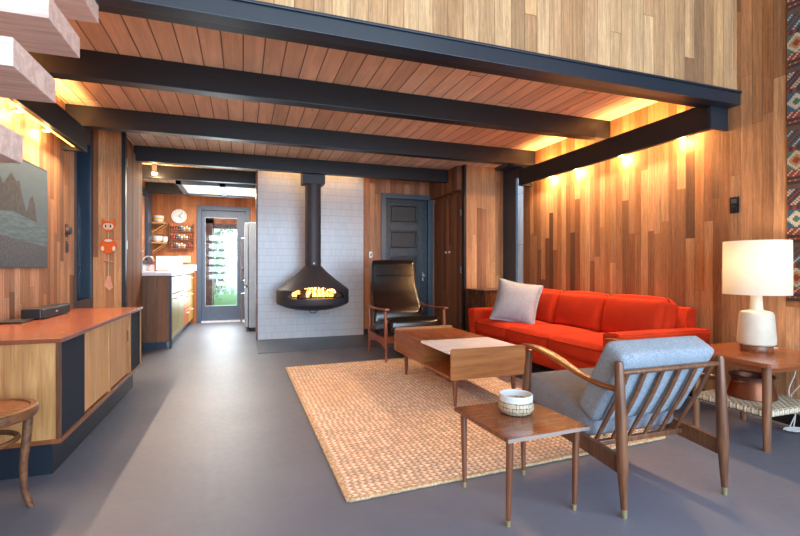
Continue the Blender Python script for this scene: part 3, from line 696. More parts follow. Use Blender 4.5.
bm = BM(); lathe(bm, (FX, FY, 0), [(.104, 1.09), (.108, 1.09), (.108, 1.11), (.104, 1.11)], 48); obj('pipe_joint', bm, 'iron', t, True)
obj('ceiling_collar', bx(FX-.145, FX+.145, FY-.105, FY+.145, 2.11, 2.399, bev=.004), 'iron', t)
bm = BM(); lathe(bm, (0, 0, 0), [(0, 0), (.012, .0), (.012, .008), (0, .01)], 12); bmesh.ops.rotate(bm, cent=(0, 0, 0), matrix=Matrix.Rotation(PI/2, 3, 'X'), verts=bm.verts)
bmesh.ops.translate(bm, vec=(FX, FY-.108, 1.06), verts=bm.verts); obj('damper_knob', bm, 'steel', t)
bm = BM(); sweep(bm, spline([(FX-.05, FY-.03, .445), (FX-.04, FY-.04, .415), (FX, FY-.045, .405), (FX+.04, FY-.04, .415), (FX+.05, FY-.03, .445)]), .006, n=8); obj('ash_handle', bm, 'iron', t, True)
bm = BM(); lathe(bm, (FX, FY, 0), [(.0, .575), (.40, .575), (.41, .585), (0, .59)], 48); obj('fire_bed', bm, 'dark', t)
FL = G('charred_log'); a_ = FL.noise(FL.obj(), 30, 4); FL.set(col=FL.ramp(a_, [(.35, (20, 14, 12)), (.7, (120, 80, 52))]), rough=.9); FL.bump(a_, .8, .01)
for i, (a, x, y, z, l) in enumerate(((20, -.02, -.18, .63, .22), (-14, .05, -.12, .64, .24), (60, -.08, -.06, .69, .15), (-50, .1, -.05, .69, .15))):
    v = Vector((math.cos(math.radians(a)), math.sin(math.radians(a)), 0))*l; c = Vector((FX+x, FY+y, z)); bm = BM()
    sweep(bm, [c-v, c-v*.3+Vector((0, 0, .006)), c+v*.4, c+v], [.036, .04, .037, .032], n=10)
    q = obj('fire_log', bm, FL.m, None, True, loc=c); tag(q, 'burning split log in the hanging fireplace, %s' % ('lowest at front', 'crossing over the lowest', 'leaning up at left', 'leaning up at right')[i], 'log', 'logs in the hanging fireplace')
def flame_mat():
    g = G('flame'); X, Y, Z = g.xyz(); a = g.noise(g.scale(g.obj(), 30, 30, 14), 1, 4, .6, 1.)
    c = g.ramp(a, [(.3, (220, 84, 20)), (.5, (255, 160, 60)), (.68, (255, 232, 180))])
    g.set(col=(0, 0, 0), emi=c, es=g.mr(a, .3, .7, .8, 4.)); return g.m
FM = flame_mat(); bm = BM()
for i in range(46):
    x = FX+random.uniform(-.27, .27); y = FY-.17+random.uniform(-.10, .10); h = random.uniform(.08, .155)*(1.05-abs(x-FX)*1.6); r = random.uniform(.014, .028)
    lean = random.uniform(-.04, .04)
    pts = spline([(x, y, .63), (x+lean*.3, y, .63+h*.4), (x-lean*.3, y+.01, .63+h*.75), (x+lean, y, .63+h)], 5)
    sweep(bm, pts, lerps([r*.7, r, r*.55, .002], len(pts)), n=8)
q = tag(obj('flames', bm, FM, None, True, loc=(FX, FY, .63)), 'bright orange flames rising from logs in the hanging fireplace', 'fire'); q['kind'] = 'stuff'
point('fire_lamp', (FX, FY-.1, .70), 2.2, (1, .5, .18), .08)

# ------------------------------------------------------------------ staircase treads
t = thing('staircase', 'open staircase of thick pale timber treads at upper left', 'staircase', (-1.0, .8, 0))
K = .6
for i in range(-5, 4):
    zb = 1+K*(.929+.43*i); yb = K*(3.04+.4*i)
    if zb < .1: continue
    o = obj('tread', bx(XL+.001, -K, yb-.30, yb, zb, zb+.08, bev=.003), 'tread', t) if i < 3 else None
# ------------------------------------------------------------------ left wall things
def m_tv():
    t = thing('wall_picture', 'wide framed seascape of sea stacks and pebble beach on left wall', 'picture', (XL, 3.4, 1.0))
    y0, y1, z0, z1, x = 2.75, 4.10, 1.0, 1.735, XL
    obj('frame', bx(x, x+.03, y0, y1, z0, z1, bev=.003), 'black', t)
    def gm(nm, c1, c2, sc=(1, 4, 20), ss=3, ro=.55):
        g = G(nm); a = g.noise(g.scale(g.obj(), *sc), ss, 5, .65); g.set(col=g.ramp(a, [(.35, c1), (.65, c2)]), rough=ro); return g.m
    ms = [gm('print_sky', (66, 86, 100), (86, 104, 116), (1, 1, 3), 1), gm('print_rock', (26, 25, 28), (64, 58, 50), (1, 12, 12), 2),
          gm('print_sea', (48, 78, 90), (90, 114, 122), (1, 3, 20), 2), gm('print_pebbles', (30, 34, 42), (84, 88, 96), (1, 60, 60), 1)]
    bm = BM(); xs = x+.031
    def poly(pts, mi, k):
        f = bm.faces.new([bm.verts.new((xs+k*.0003, y0+.014+(y1-y0-.028)*p[0], z0+.014+(z1-z0-.028)*p[1])) for p in pts]); f.material_index = mi
    poly([(0, 0), (1, 0), (1, 1), (0, 1)], 0, 0)
    poly([(0, .48), (.1, .9), (.16, .86), (.22, .95), (.3, .82), (.42, .9), (.5, .72), (.58, .85), (.63, .78), (.66, .8), (.70, .64), (.74, .52), (.78, .66), (.81, .7), (.84, .62), (.865, .44), (.5, .44)], 1, 1)
    poly([(0, .48), (.3, .46), (.6, .50), (.8, .45), (1, .42), (1, .2), (.7, .24), (.4, .28), (0, .3)], 2, 2)
    poly([(0, .3), (.4, .28), (.7, .24), (1, .2), (1, 0), (0, 0)], 3, 3)
    obj('print', bm, None, t, mats=ms)
m_tv()
t = thing('thermostat', 'round silver and black thermostat on the left wall', 'thermostat', (XL, 4.57, 1.32))
def sided(c, prof, n=24, sgn=1):
    bm = BM(); lathe(bm, (0, 0, 0), prof, n); bmesh.ops.rotate(bm, cent=(0, 0, 0), matrix=Matrix.Rotation(sgn*PI/2, 3, 'Y'), verts=bm.verts); bmesh.ops.translate(bm, vec=c, verts=bm.verts); return bm
obj('wall_plate', bx(XL, XL+.006, 4.535, 4.605, 1.265, 1.375, bev=.002), 'iron', t)
obj('dial', sided((XL+.008, 4.57, 1.32), [(0, 0), (.036, 0), (.036, .02), (.03, .026), (0, .026)]), 'iron', t, True)
obj('dial_screen', sided((XL+.034, 4.57, 1.32), [(0, 0), (.028, 0), (.028, .002), (0, .003)]), 'black', t, True)
t = thing('wall_switch', 'small dark paddle switch on the left wall below the thermostat', 'switch', (XL, 4.57, 1.18))
obj('plate', bx(XL, XL+.008, 4.55, 4.59, 1.13, 1.23, bev=.003), 'iron', t); obj('paddle', bx(XL+.008, XL+.014, 4.557, 4.583, 1.15, 1.21, bev=.003), 'black', t)

# hanging owl ornament on left closet face
OY = 5.31; OX = -1.295
t = thing('hanging_ornament', 'orange cat face and round disc ornament on cord hung on cedar panel', 'ornament', (OX, OY, 1.5))
OR = plain('orange_glaze', (226, 98, 30), .25); OW = plain('cream_glaze', (240, 214, 190), .3)
bm = BM(); sweep(bm, [(OX, OY-.006, 1.92), (OX, OY-.006, .78)], .002, n=6); obj('cord', bm, 'cream', t)
bm = BM()
out = [(a*.74, b*.74) for a, b in [(-.075, .10), (-.045, .065), (0, .06), (.045, .065), (.075, .10), (.082, .03), (.07, -.03), (.035, -.068), (0, -.075), (-.035, -.068), (-.07, -.03), (-.082, .03)]]
zc = 1.43; prism(bm, [(OX+a, OY-.02, zc+b) for a, b in out], (0, .012, 0)); hd = obj('cat_face', bm, OR, t)
bm = BM(); prism(bm, [(OX+.048*math.cos(q*PI/12), OY-.022, zc-.008+.034*math.sin(q*PI/12)) for q in range(24)], (0, .004, 0)); obj('face_patch', bm, plain('peach_glaze', (240, 178, 146), .3), hd)
bm = BM()
for s in (-1, 1): prism(bm, [(OX+s*.025+.019*math.cos(q*PI/8), OY-.0245, zc-.005+.026*math.sin(q*PI/8)) for q in range(16)], (0, .004, 0))
obj('eye_white', bm, OW, hd)
bm = BM()
for s in (-1, 1): prism(bm, [(OX+s*.021+.007*math.cos(q*PI/6), OY-.0275, zc-.005+.017*math.sin(q*PI/6)) for q in range(12)], (0, .004, 0))
obj('pupil', bm, 'black', hd)
zc = 1.225; bm = BM(); prism(bm, [(OX+.075*math.cos(q*PI/16), OY-.02, zc+.078*math.sin(q*PI/16)) for q in range(32)], (0, .012, 0)); dd = obj('disc', bm, OR, t)
for a, b, r1, r2 in ((0, .054, .036, .012), (-.05, -.028, .014, .026), (.05, -.028, .014, .026)):
    bm = BM(); prism(bm, [(OX+a+r1*math.cos(q*PI/8), OY-.023, zc+b+r2*math.sin(q*PI/8)) for q in range(16)], (0, .004, 0)); obj('cream_patch', bm, OW, dd)
bm = BM(); sweep(bm, [(OX-.035, OY-.012, 1.075), (OX+.045, OY-.012, 1.06)], .009, n=8); obj('twig', bm, plain('pink_clay', (206, 140, 112), .6), t)
bm = BM(); prism(bm, [(OX-.01, OY-.015, .92), (OX+.015, OY-.015, .92), (OX+.04, OY-.015, .80), (OX+.01, OY-.015, .77), (OX-.04, OY-.015, .82)], (0, .008, 0)); obj('clay_tag', bm, plain('pink_clay2', (214, 150, 122), .6), t)

# ------------------------------------------------------------------ console cabinet
cx0, cx1, cy0, cy1, cz0, cz1 = XL+.02, -.825, 2.56, 4.37, .165, .667
t = thing('console_cabinet', 'long low teak-topped console cabinet with sliding doors and dark grilles', 'cabinet', (-1.13, 3.5, 0))
obj('cabinet_top', bx(cx0, cx1+.012, cy0-.012, cy1+.012, cz1-.022, cz1, bev=.003), 'teak_y', t)
o = obj('side_panel', bx(cx0, cx1-.018, cy0, cy0+.02, cz0+.022, cz1-.022), 'oak_x', t); obj('side_panel', bx(cx0, cx1-.018, cy1-.02, cy1, cz0+.022, cz1-.022), 'oak_x', t)
obj('edge_strip', bx(cx1-.018, cx1, cy0, cy0+.02, cz0+.022, cz1-.022), 'walnut_z', t); obj('edge_strip', bx(cx1-.018, cx1, cy1-.02, cy1, cz0+.022, cz1-.022), 'oak_x', t)
obj('bottom_board', bx(cx0, cx1+.004, cy0-.004, cy1+.004, cz0, cz0+.022, bev=.002), 'walnut_y', t)
obj('back_panel', bx(cx0, cx0+.01, cy0+.02, cy1-.02, cz0+.022, cz1-.022), 'oak_x', t)
obj('plinth', bx(cx0+.02, cx1-.05, cy0+.06, cy1-.06, 0, cz0), plain('dark_plinth', (22, 34, 46), .4), t)
g1 = obj('speaker_grille', bx(cx1-.022, cx1-.008, cy0+.02, 2.94, cz0+.022, cz1-.022), 'grille', t); g2 = obj('speaker_grille', bx(cx1-.022, cx1-.008, 4.02, cy1-.02, cz0+.022, cz1-.022), 'grille', t)
obj('sliding_door', bx(cx1-.03, cx1-.014, 2.945, 3.42, cz0+.03, cz1-.024), 'oak_y', t)
obj('divider', bx(cx1-.022, cx1-.004, 3.42, 3.452, cz0+.022, cz1-.022), 'oak_x', t)
dd = obj('sliding_door', bx(cx1-.03, cx1-.014, 3.455, 3.975, cz0+.03, cz1-.024), 'oak_y', t)
obj('divider', bx(cx1-.022, cx1-.004, 3.98, 4.015, cz0+.022, cz1-.022), 'oak_x', t)
obj('finger_pull', bx(cx1-.014, cx1-.008, 3.93, 3.95, .44, .52, bev=.003), 'walnut_z', dd)
# soundbar and thin box
t = thing('soundbar', 'small black soundbar on the teak console top', 'speaker', (-1.288, 3.73, cz1))
obj('speaker_body', bx(-1.335, -1.226, 3.49, 4.0, cz1+.003, cz1+.070, bev=.008), 'black', t)
obj('front_grille', bx(-1.228, -1.222, 3.50, 3.99, cz1+.008, cz1+.06, bev=.002), plain('charcoal_mesh', (46, 50, 56), .7), t)
obj('badge', bx(-1.2225, -1.2205, 3.715, 3.745, cz1+.032, cz1+.040), 'wpaint', t)
for y in (3.53, 3.93): obj('foot', bx(-1.32, -1.25, y, y+.02, cz1, cz1+.004), 'black', t)
tag(obj('remote_control', bx(-1.37, -1.25, 3.28, 3.455, cz1, cz1+.012, bev=.003), 'black', loc=(-1.3, 3.37, cz1)), 'flat black device lying beside the soundbar on console', 'device')

# ------------------------------------------------------------------ bentwood stool
sx, sy, sz = -1.0, 2.24, .432
t = thing('bentwood_stool', 'round brown bentwood stool in front of the console at lower left', 'stool', (sx, sy, 0))
bm = BM(); lathe(bm, (sx, sy, 0), [(0, sz-.02), (.165, sz-.02), (.165, sz-.006), (.10, sz-.009), (0, sz-.011)], 48); obj('seat', bm, wood('stool_seat', (140, 84, 50), (96, 54, 32), 'x', .3), t, True)
bm = BM(); lathe(bm, (sx, sy, 0), [(.163, sz-.04), (.187, sz-.04), (.194, sz-.03), (.194, sz-.008), (.188, sz), (.168, sz), (.163, sz-.006), (.163, sz-.04)], 56); obj('seat_rim', bm, 'cane', t, True)
for a in (18, 108, 198, 288):
    ca, sa = math.cos(math.radians(a)), math.sin(math.radians(a)); bm = BM()
    P = spline([(sx+ca*.16, sy+sa*.16, sz-.03), (sx+ca*.152, sy+sa*.152, sz-.15), (sx+ca*.143, sy+sa*.143, .18), (sx+ca*.148, sy+sa*.148, .07), (sx+ca*.168, sy+sa*.168, 0.0)], 6)
    sweep(bm, P, lerps([.017, .017, .015, .013, .013], len(P)), n=12); obj('leg', bm, 'cane', t, True)
bm = BM(); P = [(sx+.125*math.cos(q*PI/24), sy+.125*math.sin(q*PI/24), sz-.13) for q in range(49)]; sweep(bm, P, .011, n=8); obj('brace_ring', bm, 'cane', t, True)

# ------------------------------------------------------------------ rug
RC = [Vector((.425, 1.885)), Vector((2.33, 1.98)), Vector((2.31, 4.67)), Vector((.407, 4.586))]
bm = BM(); NX, NY = 24, 34; grid = []
for j in range(NY+1):
    row = []
    for i in range(NX+1):
        s, q = i/NX, j/NY; p = (RC[0]*(1-s)+RC[1]*s)*(1-q)+(RC[3]*(1-s)+RC[2]*s)*q
        row.append(bm.verts.new((p.x, p.y, .013+.001*math.sin(i*1.3)*math.sin(j*.9))))
    grid.append(row)
for j in range(NY):
    for i in range(NX): bm.faces.new((grid[j][i], grid[j][i+1], grid[j+1][i+1], grid[j+1][i]))
t = thing('jute_rug', 'large braided tan jute rug under the coffee table', 'rug', (1.37, 3.3, 0))
obj('rug_field', bm, 'rug', t, True)
bm = BM()
for i in range(4):
    a, b = RC[i], RC[(i+1) % 4]; m_ = 70; P = []
    for q in range(m_+1):
        p = a.lerp(b, q/m_); P.append((p.x, p.y+0.0015*math.sin(q*2.1), .0085))
    sweep(bm, P, [.012+.002*math.sin(q*2.6) for q in range(m_+1)], [.0085]*(m_+1), n=8)
obj('rug_binding', bm, 'rugb', t, True)
RZf = .014
# ------------------------------------------------------------------ coffee table
def tleg(bm, top, foot, r1, r0, tip=None):
    sweep(bm, [foot, Vector(foot).lerp(Vector(top), .5), top], [r0, (r0+r1)/2+.001, r1], n=16)
x0, x1, y0, y1 = 1.385, 1.995, 2.875, 4.14
t = thing('coffee_table', 'walnut coffee table with white half top on jute rug', 'coffee table', (1.69, 3.5, RZf))
def endpan(ya, yb):
    bm = BM(); out = [(x0, .205), (x1, .205), (x1, .415), (x1-.008, .423), (x0+.012, .423), (x0, .411)]
    prism(bm, [(a, ya, b) for a, b in out], (0, yb-ya, 0)); return bm
obj('end_panel', endpan(y0, y0+.02), 'walnut_l', t); obj('end_panel', endpan(y1-.02, y1), 'walnut_l', t)
ym = 3.425
obj('bottom_board', bx(x0+.004, x1-.004, y0+.02, y1-.02, .205, .222), 'walnut_y', t)
obj('table_top', bx(x0+.006, x1-.006, ym, y1-.02, .385, .402), 'walnut_y', t)
o = obj('white_top', bx(x0-.012, x1+.0, y0+.0205, ym-.0005, .388, .404, bev=.001), 'white', t); o['label'] = 'white laminate half top'
obj('drawer', bx(x0+.005, x0+.022, ym+.005, y1-.024, .224, .383, bev=.001), 'walnut_y', t)
obj('side_panel', bx(x1-.022, x1-.005, ym, y1-.022, .222, .385), 'walnut_y', t); obj('divider', bx(x0+.01, x1-.01, ym, ym+.015, .222, .385), 'walnut_l', t)
for x in (x0+.045, x1-.085):
    for y in (y0+.035, y1-.21):
        bm = BM(); tleg(bm, (x, y, .206), (x+(-.003 if x < 1.6 else .003), y-.01, RZf), .019, .011); obj('leg', bm, 'legw', t, True)

# ------------------------------------------------------------------ small side table and bowl
x0, x1, y0, y1, zt = .945, 1.345, 1.495, 1.925, .345
t = thing('side_table', 'small square walnut side table with tapered legs before blue armchair', 'side table', (1.15, 1.7, 0))
bm = BM(); out = []
box(bm, x0, x1, y0, y1, zt-.017, zt, .003)
g_ = G('inlaid_walnut'); X, Y, Z = g_.xyz(); a_ = g_.noise(g_.scale(g_.obj(), 3, 40, 10), 1, 4, .6, 1.)
inn = g_.m_('MAXIMUM', g_.m_('ABSOLUTE', X), g_.m_('ABSOLUTE', Y)); 
cI = g_.ramp(a_, [(.3, (112, 62, 40)), (.7, (158, 96, 62))]); cO = g_.ramp(a_, [(.3, (66, 40, 30)), (.7, (98, 62, 46))])
g_.set(col=g_.mix(.4, cI, cO), rough=.2, coat=.3, croug=.1)
obj('table_top', bm, g_.m, t)
bm = BM(); box(bm, x0-.001, x1+.001, y0-.003, y0-.0005, zt-.015, zt-.002); box(bm, x1+.0005, x1+.003, y0, y1, zt-.015, zt-.002); obj('edge_band', bm, plain('metal_edge', (170, 150, 140), .3, .5), t)
for x, fx in ((x0+.03, .96), (x1-.04, 1.285)):
    for y, fy in ((y0+.03, 1.515), (y1-.04, 1.85)):
        bm = BM(); T = Vector((x, y, zt-.017)); F = Vector((fx, fy, 0)); J = F.lerp(T, .07)
        sweep(bm, [J, J.lerp(T, .4), T], [.0095, .0125, .0155], n=14); l = obj('leg', bm, 'legw', t, True)
        bm = BM(); sweep(bm, [F, J+Vector((0, 0, .001))], [.008, .0098], n=14); q = obj('ferrule', bm, 'brass', l, True); q['label'] = 'brass foot cap'
bc = Vector((1.165, 1.75, zt))
t = thing('ceramic_bowl', 'stoneware bowl with speckled carved band on the small side table', 'bowl', bc)
def m_bowl():
    g = G('carved_stoneware'); X, Y, Z = g.xyz(); band = g.m_('LESS_THAN', Z, .060)
    ang = g.m_('MULTIPLY', g.m_('ARCTAN2', Y, X), 5.1)
    fz = g.m_('FRACT', g.m_('MULTIPLY', Z, 55.)); fa = g.m_('FRACT', ang)
    lines = g.m_('MAXIMUM', g.m_('LESS_THAN', fa, .16), g.m_('LESS_THAN', fz, .18))
    nz = g.noise(g.obj(), 60, 3); mk = g.m_('MULTIPLY', lines, g.mr(nz, .42, .5, 0., 1.))
    c = g.mix(g.m_('MULTIPLY', mk, band), g.mix(band, lin((206, 212, 216)), lin((186, 168, 142))), lin((54, 48, 52)))
    g.set(col=c, rough=.45); g.bump(g.m_('MULTIPLY', mk, -1.), .4, .002); return g.m
bm = BM(); lathe(bm, bc, [(0, 0), (.052, 0), (.068, .008), (.078, .025), (.079, .04), (.074, .052), (.073, .058), (.074, .085), (.071, .088), (.067, .085), (.066, .055), (.06, .02), (.04, .012), (0, .01)], 56)
obj('bowl_body', bm, m_bowl(), t, True)

bpy.data.objects['side_table'].rotation_euler.z = math.radians(2.5)
# ------------------------------------------------------------------ blue armchair
xl, xr, yr, yf = 1.44, 2.008, 1.405, 2.07
t = thing('wooden_armchair', 'slatted-back wooden armchair with pale blue cushions, seen from behind', 'armchair', (1.735, 1.74, 0))
for x in (xl, xr):
    zt_ = .625 if x == xl else .612; bm = BM(); F = Vector((x, yr, .0)); T = Vector((x-.018, yr+.01, zt_)); J = F.lerp(T, .055)
    P = [J, F.lerp(T, .35), F.lerp(T, .6), F.lerp(T, .97), T]
    sweep(bm, P, [.0125, .0225, .023, .0175, .014], n=18); l = obj('leg', bm, 'chairdk', t, True)
    bm = BM(); sweep(bm, [F, J+Vector((0, 0, .001))], [.0105, .0128], n=16); obj('ferrule', bm, 'brass', l, True)
    bm = BM(); F = Vector((x, yf+.03, RZf)); T = Vector((x, yf-.03, .565)); J = F.lerp(T, .08)
    sweep(bm, [J, F.lerp(T, .4), F.lerp(T, .7), T], [.012, .021, .021, .016], n=18); l = obj('leg', bm, 'chairdk', t, True)
    bm = BM(); sweep(bm, [F, J+Vector((0, 0, .001))], [.0105, .0122], n=16); obj('ferrule', bm, 'brass', l, True)
    bm = BM(); P = spline([(x, yf+.02, .585), (x, yf-.09, .588), (x, 1.83, .565), (x, 1.66, .522), (x, 1.52, .505), (x, 1.425, .507)], 6)
    sweep(bm, P, lerps([.017, .034, .036, .024, .02, .014], len(P)), lerps([.005, .007, .008, .009, .012, .012], len(P)), n=16, pw=.8)
    obj('armrest', bm, 'arm', t, True)
    bm = BM(); P = [(x, yr+.02, .205), (x, yf-.02, .262)]; d0 = .034
    prism(bm, [(x-.011, P[0][1], P[0][2]-d0), (x-.011, P[1][1], P[1][2]-d0), (x-.011, P[1][1], P[1][2]+d0), (x-.011, P[0][1], P[0][2]+d0)], (.022, 0, 0))
    obj('side_rail', bm, 'chairdk', t)
bm = BM(); sweep(bm, [(xl-.016, yr+.012, .578), (xr-.016, yr+.012, .578)], [.011, .011], n=12); obj('top_rail', bm, 'chairdk', t, True)
bm = BM(); box(bm, xl+.01, xr-.01, 1.60, 1.625, .205, .228, .004); obj('bottom_rail', bm, 'chairdk', t)
bm = BM(); box(bm, xl+.01, xr-.01, yf-.06, yf-.038, .225, .285, .003); obj('front_rail', bm, 'chairdk', t)
for i in range(6):
    x = xl+.045+i*(xr-xl-.09)/5; bm = BM()
    P = spline([(x-.01, yr+.016, .575), (x, 1.492, .44), (x, 1.56, .32), (x, 1.613, .222)], 4)
    sweep(bm, P, lerps([.010, .0125, .0125, .010], len(P)), lerps([.006, .0065, .0065, .006], len(P)), n=10, pw=.7); obj('back_slat', bm, 'chairdk', t, True)
sl = math.atan2(.055, .6)
cm = Matrix.Translation((1.72, 1.885, .326)) @ Matrix.Rotation(sl, 4, 'X')
bm = BM(); cushion(bm, (.53, .53, .135), .03, .010, cm); s_ = obj('seat_cushion', bm, 'greyf', t, True); s_['label'] = 'grey seat cushion'
bm = BM(); piping(bm, (.533, .533, .135), .6, .035, cm, .003); obj('piping', bm, 'greyf', s_, True)
ang = math.atan2(.195, .35)
cm = Matrix.Translation((1.704, 1.545, .508)) @ Matrix.Rotation(ang, 4, 'X')
bm = BM(); cushion(bm, (.53, .12, .37), .026, .008, cm)
b_ = obj('back_cushion', bm, 'bluef', t, True); b_['label'] = 'pale blue back cushion'

# ------------------------------------------------------------------ orange sofa
X0, X1, Y0, Y1 = 2.36, 3.24, 2.38, 4.45
t = thing('orange_sofa', 'three seat orange upholstered sofa along the cedar wall', 'sofa', (2.8, 3.45, 0))
obj('base', bx(X0+.03, X1-.02, Y0+.06, Y1-.06, .17, .30, bev=.015), 'orange', t)
bm = BM(); YB0 = Y0+.09; prism(bm, [(X1-.20, YB0, .2), (X1-.01, YB0, .2), (X1, YB0, .66), (X1-.01, YB0, .70), (X1-.07, YB0, .70), (X1-.09, YB0, .68)], (0, Y1-YB0-.03, 0))
bmesh.ops.bevel(bm, geom=bm.edges[:], offset=.012, segments=3, affect='EDGES'); obj('back_frame', bm, 'orange', t, True)
for s, y in ((1, Y1), (-1, Y0)):
    bm = BM(); yi = y-s*.10
    out = [(yi, .19), (y-s*.02, .19), (y+s*.0, .44), (y+s*.035, .50), (y+s*.035, .545), (y+s*.015, .558), (yi-s*.015, .552), (yi-s*.02, .53), (yi, .48)]
    prism(bm, [(X0, a, b) for a, b in out], (X1-X0-.02, 0, 0)); bmesh.ops.bevel(bm, geom=bm.edges[:], offset=.01, segments=3, affect='EDGES'); obj('arm', bm, 'orange', t, True)
L = (Y1-Y0-.24)/3
for i in range(3):
    yc = Y0+.13+L*(i+.5)
    cm = Matrix.Translation((X0+.02+.31, yc, .372)); sz_ = (.65, L-.010, .135); bm = BM(); cushion(bm, sz_, .045, .022, cm, n=14); s_ = obj('seat_cushion', bm, 'orange', t, True)
    bm = BM(); piping(bm, (sz_[0]+.004, sz_[1]+.004, sz_[2]), .62, .04, cm, .004); obj('piping', bm, 'orangep', s_, True)
    cm = Matrix.Translation((3.015, yc, .585)) @ Matrix.Rotation(math.radians(14), 4, 'Y') @ Matrix.Rotation(PI/2, 4, 'Y')
    sz_ = (.35, L-.014, .15); bm = BM(); cushion(bm, sz_, .05, .05, cm, n=14, ); s_ = obj('back_cushion', bm, 'orange', t, True)
    bm = BM(); piping(bm, (sz_[0]+.006, sz_[1]+.006, sz_[2]), -.5, .045, cm, .004); obj('piping', bm, 'orangep', s_, True)
for x in (X0+.1, X1-.12):
    for y in (Y0+.14, Y1-.14):
        bm = BM(); sweep(bm, [(x, y, 0), (x, y, .172)], [.014, .022], n=14); obj('leg', bm, 'dwood', t, True)
# grey scatter cushion
cm = Matrix.Translation((2.64, 3.96, .648)) @ Matrix.Rotation(math.radians(-40), 4, 'Z') @ Matrix.Rotation(math.radians(66), 4, 'X') @ Matrix.Rotation(math.radians(-10), 4, 'Z')
bm = BM(); cushion(bm, (.45, .46, .15), .008, .03, cm, n=20, pinch=.12)
tag(obj('scatter_cushion', bm, 'pillow', None, True, loc=(2.66, 3.92, .45)), 'square grey linen cushion at far end of the orange sofa', 'cushion')
# dark cabinet in the corner behind the sofa
t = thing('corner_chest', 'dark glossy walnut chest in the corner behind the sofa arm', 'chest', (3.1, 5.0, 0))
obj('chest_body', bx(2.80, 3.29, 4.86, 5.40, .08, .71, bev=.01), 'dwood', t); obj('chest_top', bx(2.78, 3.295, 4.84, 5.42, .71, .73, bev=.006), 'dwood', t)
for z0, z1 in ((.12, .38), (.40, .66)):
    f = obj('drawer', bx(2.83, 3.26, 4.85, 4.862, z0, z1, bev=.003), 'dwood', t)
    bm = BM(); sweep(bm, [(3.04, 4.852, (z0+z1)/2), (3.04, 4.835, (z0+z1)/2), (3.12, 4.835, (z0+z1)/2), (3.12, 4.852, (z0+z1)/2)], .005, n=8); obj('handle', bm, 'brass', f, True)
obj('plinth', bx(2.9, 3.26, 4.9, 5.28, 0, .08), 'dwood', t)

# ------------------------------------------------------------------ black leather lounge chair
xl, xr, yF, yR = 1.41, 2.08, 4.49, 5.16
t = thing('leather_lounge_chair', 'high-backed black leather lounge chair with teak arms beside the hearth', 'armchair', (1.745, 4.85, 0))
zr = RZf if True else 0
for x in (xl, xr):
    zz = RZf if x > 0 else 0
    bm = BM(); sweep(bm, [(x, yF, RZf), (x, yF+.01, .28), (x, yF+.02, .545)], [.011, .019, .014], n=12, pw=.8); obj('leg', bm, 'chairw', t, True)
    bm = BM(); sweep(bm, [(x, yR, 0), (x, yR-.02, .25), (x, yR+.005, .53)], [.011, .02, .014], n=12, pw=.8); obj('leg', bm, 'chairw', t, True)
    bm = BM(); P = spline([(x, yF-.04, .567), (x, yF+.10, .560), (x, yF+.35, .548), (x, yR-.05, .552), (x, yR+.05, .575)], 5)
    sweep(bm, P, lerps([.026, .033, .026, .026, .02], len(P)), [.011]*len(P), n=12, pw=.8); obj('armrest', bm, 'chairw', t, True)
    bm = BM(); pr = [(x-.011, yF+.01, .26), (x-.011, yF+.01, .15), (x-.011, yF+.2, .19), (x-.011, yF+.4, .19), (x-.011, yR-.02, .14), (x-.011, yR-.02, .27), (x-.011, yF+.35, .255)]
    prism(bm, pr, (.022, 0, 0)); obj('side_rail', bm, 'chairw', t)
bm = BM(); box(bm, xl, xr, yF+.05, yF+.075, .20, .27, .003); obj('front_rail', bm, 'chairw', t)
bm = BM(); box(bm, xl, xr, yR-.06, yR-.035, .18, .25, .003); obj('rear_rail', bm, 'chairw', t)
cm = Matrix.Translation((1.745, 4.79, .345)) @ Matrix.Rotation(math.radians(-9), 4, 'X')
bm = BM(); cushion(bm, (.60, .62, .15), .05, .03, cm, n=14); obj('seat_cushion', bm, 'leather', t, True)
# the back narrows slightly upwards
bm = BM(); cm = Matrix.Translation((1.76, 5.22, .685)) @ Matrix.Rotation(math.radians(-17), 4, 'X'); q = bmesh.new()
cushion(q, (.63, .10, .83), .022, .012, None, n=16)
for v in q.verts:
    f = (v.co.z+.42)/.84; v.co.x *= 1.0-.13*f; v.co.y -= .05*math.exp(-((f-.22)/.16)**2); v.co.y += .03*math.sin(f*PI)
    v.co.y -= -.006 if abs(f-.76) < .02 else 0
    v.co = cm @ v.co
me = bpy.data.meshes.new('tmp'); q.to_mesh(me); q.free(); bm.from_mesh(me); bk = obj('backrest', bm, 'leather', t, True)
bm = BM(); P = [cm @ Vector((s*.27*(1-.10), -.062, .22)) for s in (-1, 1)]; sweep(bm, P, .003, n=6); obj('seam', bm, 'leather', bk, True)

# ------------------------------------------------------------------ end table, lamp, pot
t = thing('end_table', 'teak end table with woven cord shelf beside the cedar wall', 'end table', (2.92, 1.87, 0))
bm = BM(); ox0, ox1, oy0, oy1 = 2.62, 3.24, 1.585, 2.17; r = .06; P = []
for cx_, cy_, a0 in ((ox1-r, oy1-r, 0), (ox0+r, oy1-r, 90), (ox0+r, oy0+r, 180), (ox1-r, oy0+r, 270)):
    for k_ in range(7):
        a = math.radians(a0+k_*15); P.append((cx_+r*math.cos(a), cy_+r*math.sin(a), .468))
prism(bm, P, (0, 0, .022)); bmesh.ops.bevel(bm, geom=[e for e in bm.edges if abs(e.verts[0].co.z-e.verts[1].co.z) < 1e-5], offset=.004, segments=2, affect='EDGES'); obj('table_top', bm, 'teak_x', t)
for x in (2.69, 3.12):
    for y in (1.655, 2.06):
        bm = BM(); sweep(bm, [(x, y, 0), (x, y, .22), (x, y, .468)], [.017, .0215, .0215], n=16); obj('leg', bm, 'legp', t, True)
bm = BM()
for y in (1.655, 2.06): box(bm, 2.69, 3.12, y-.009, y+.009, .425, .468, .002)
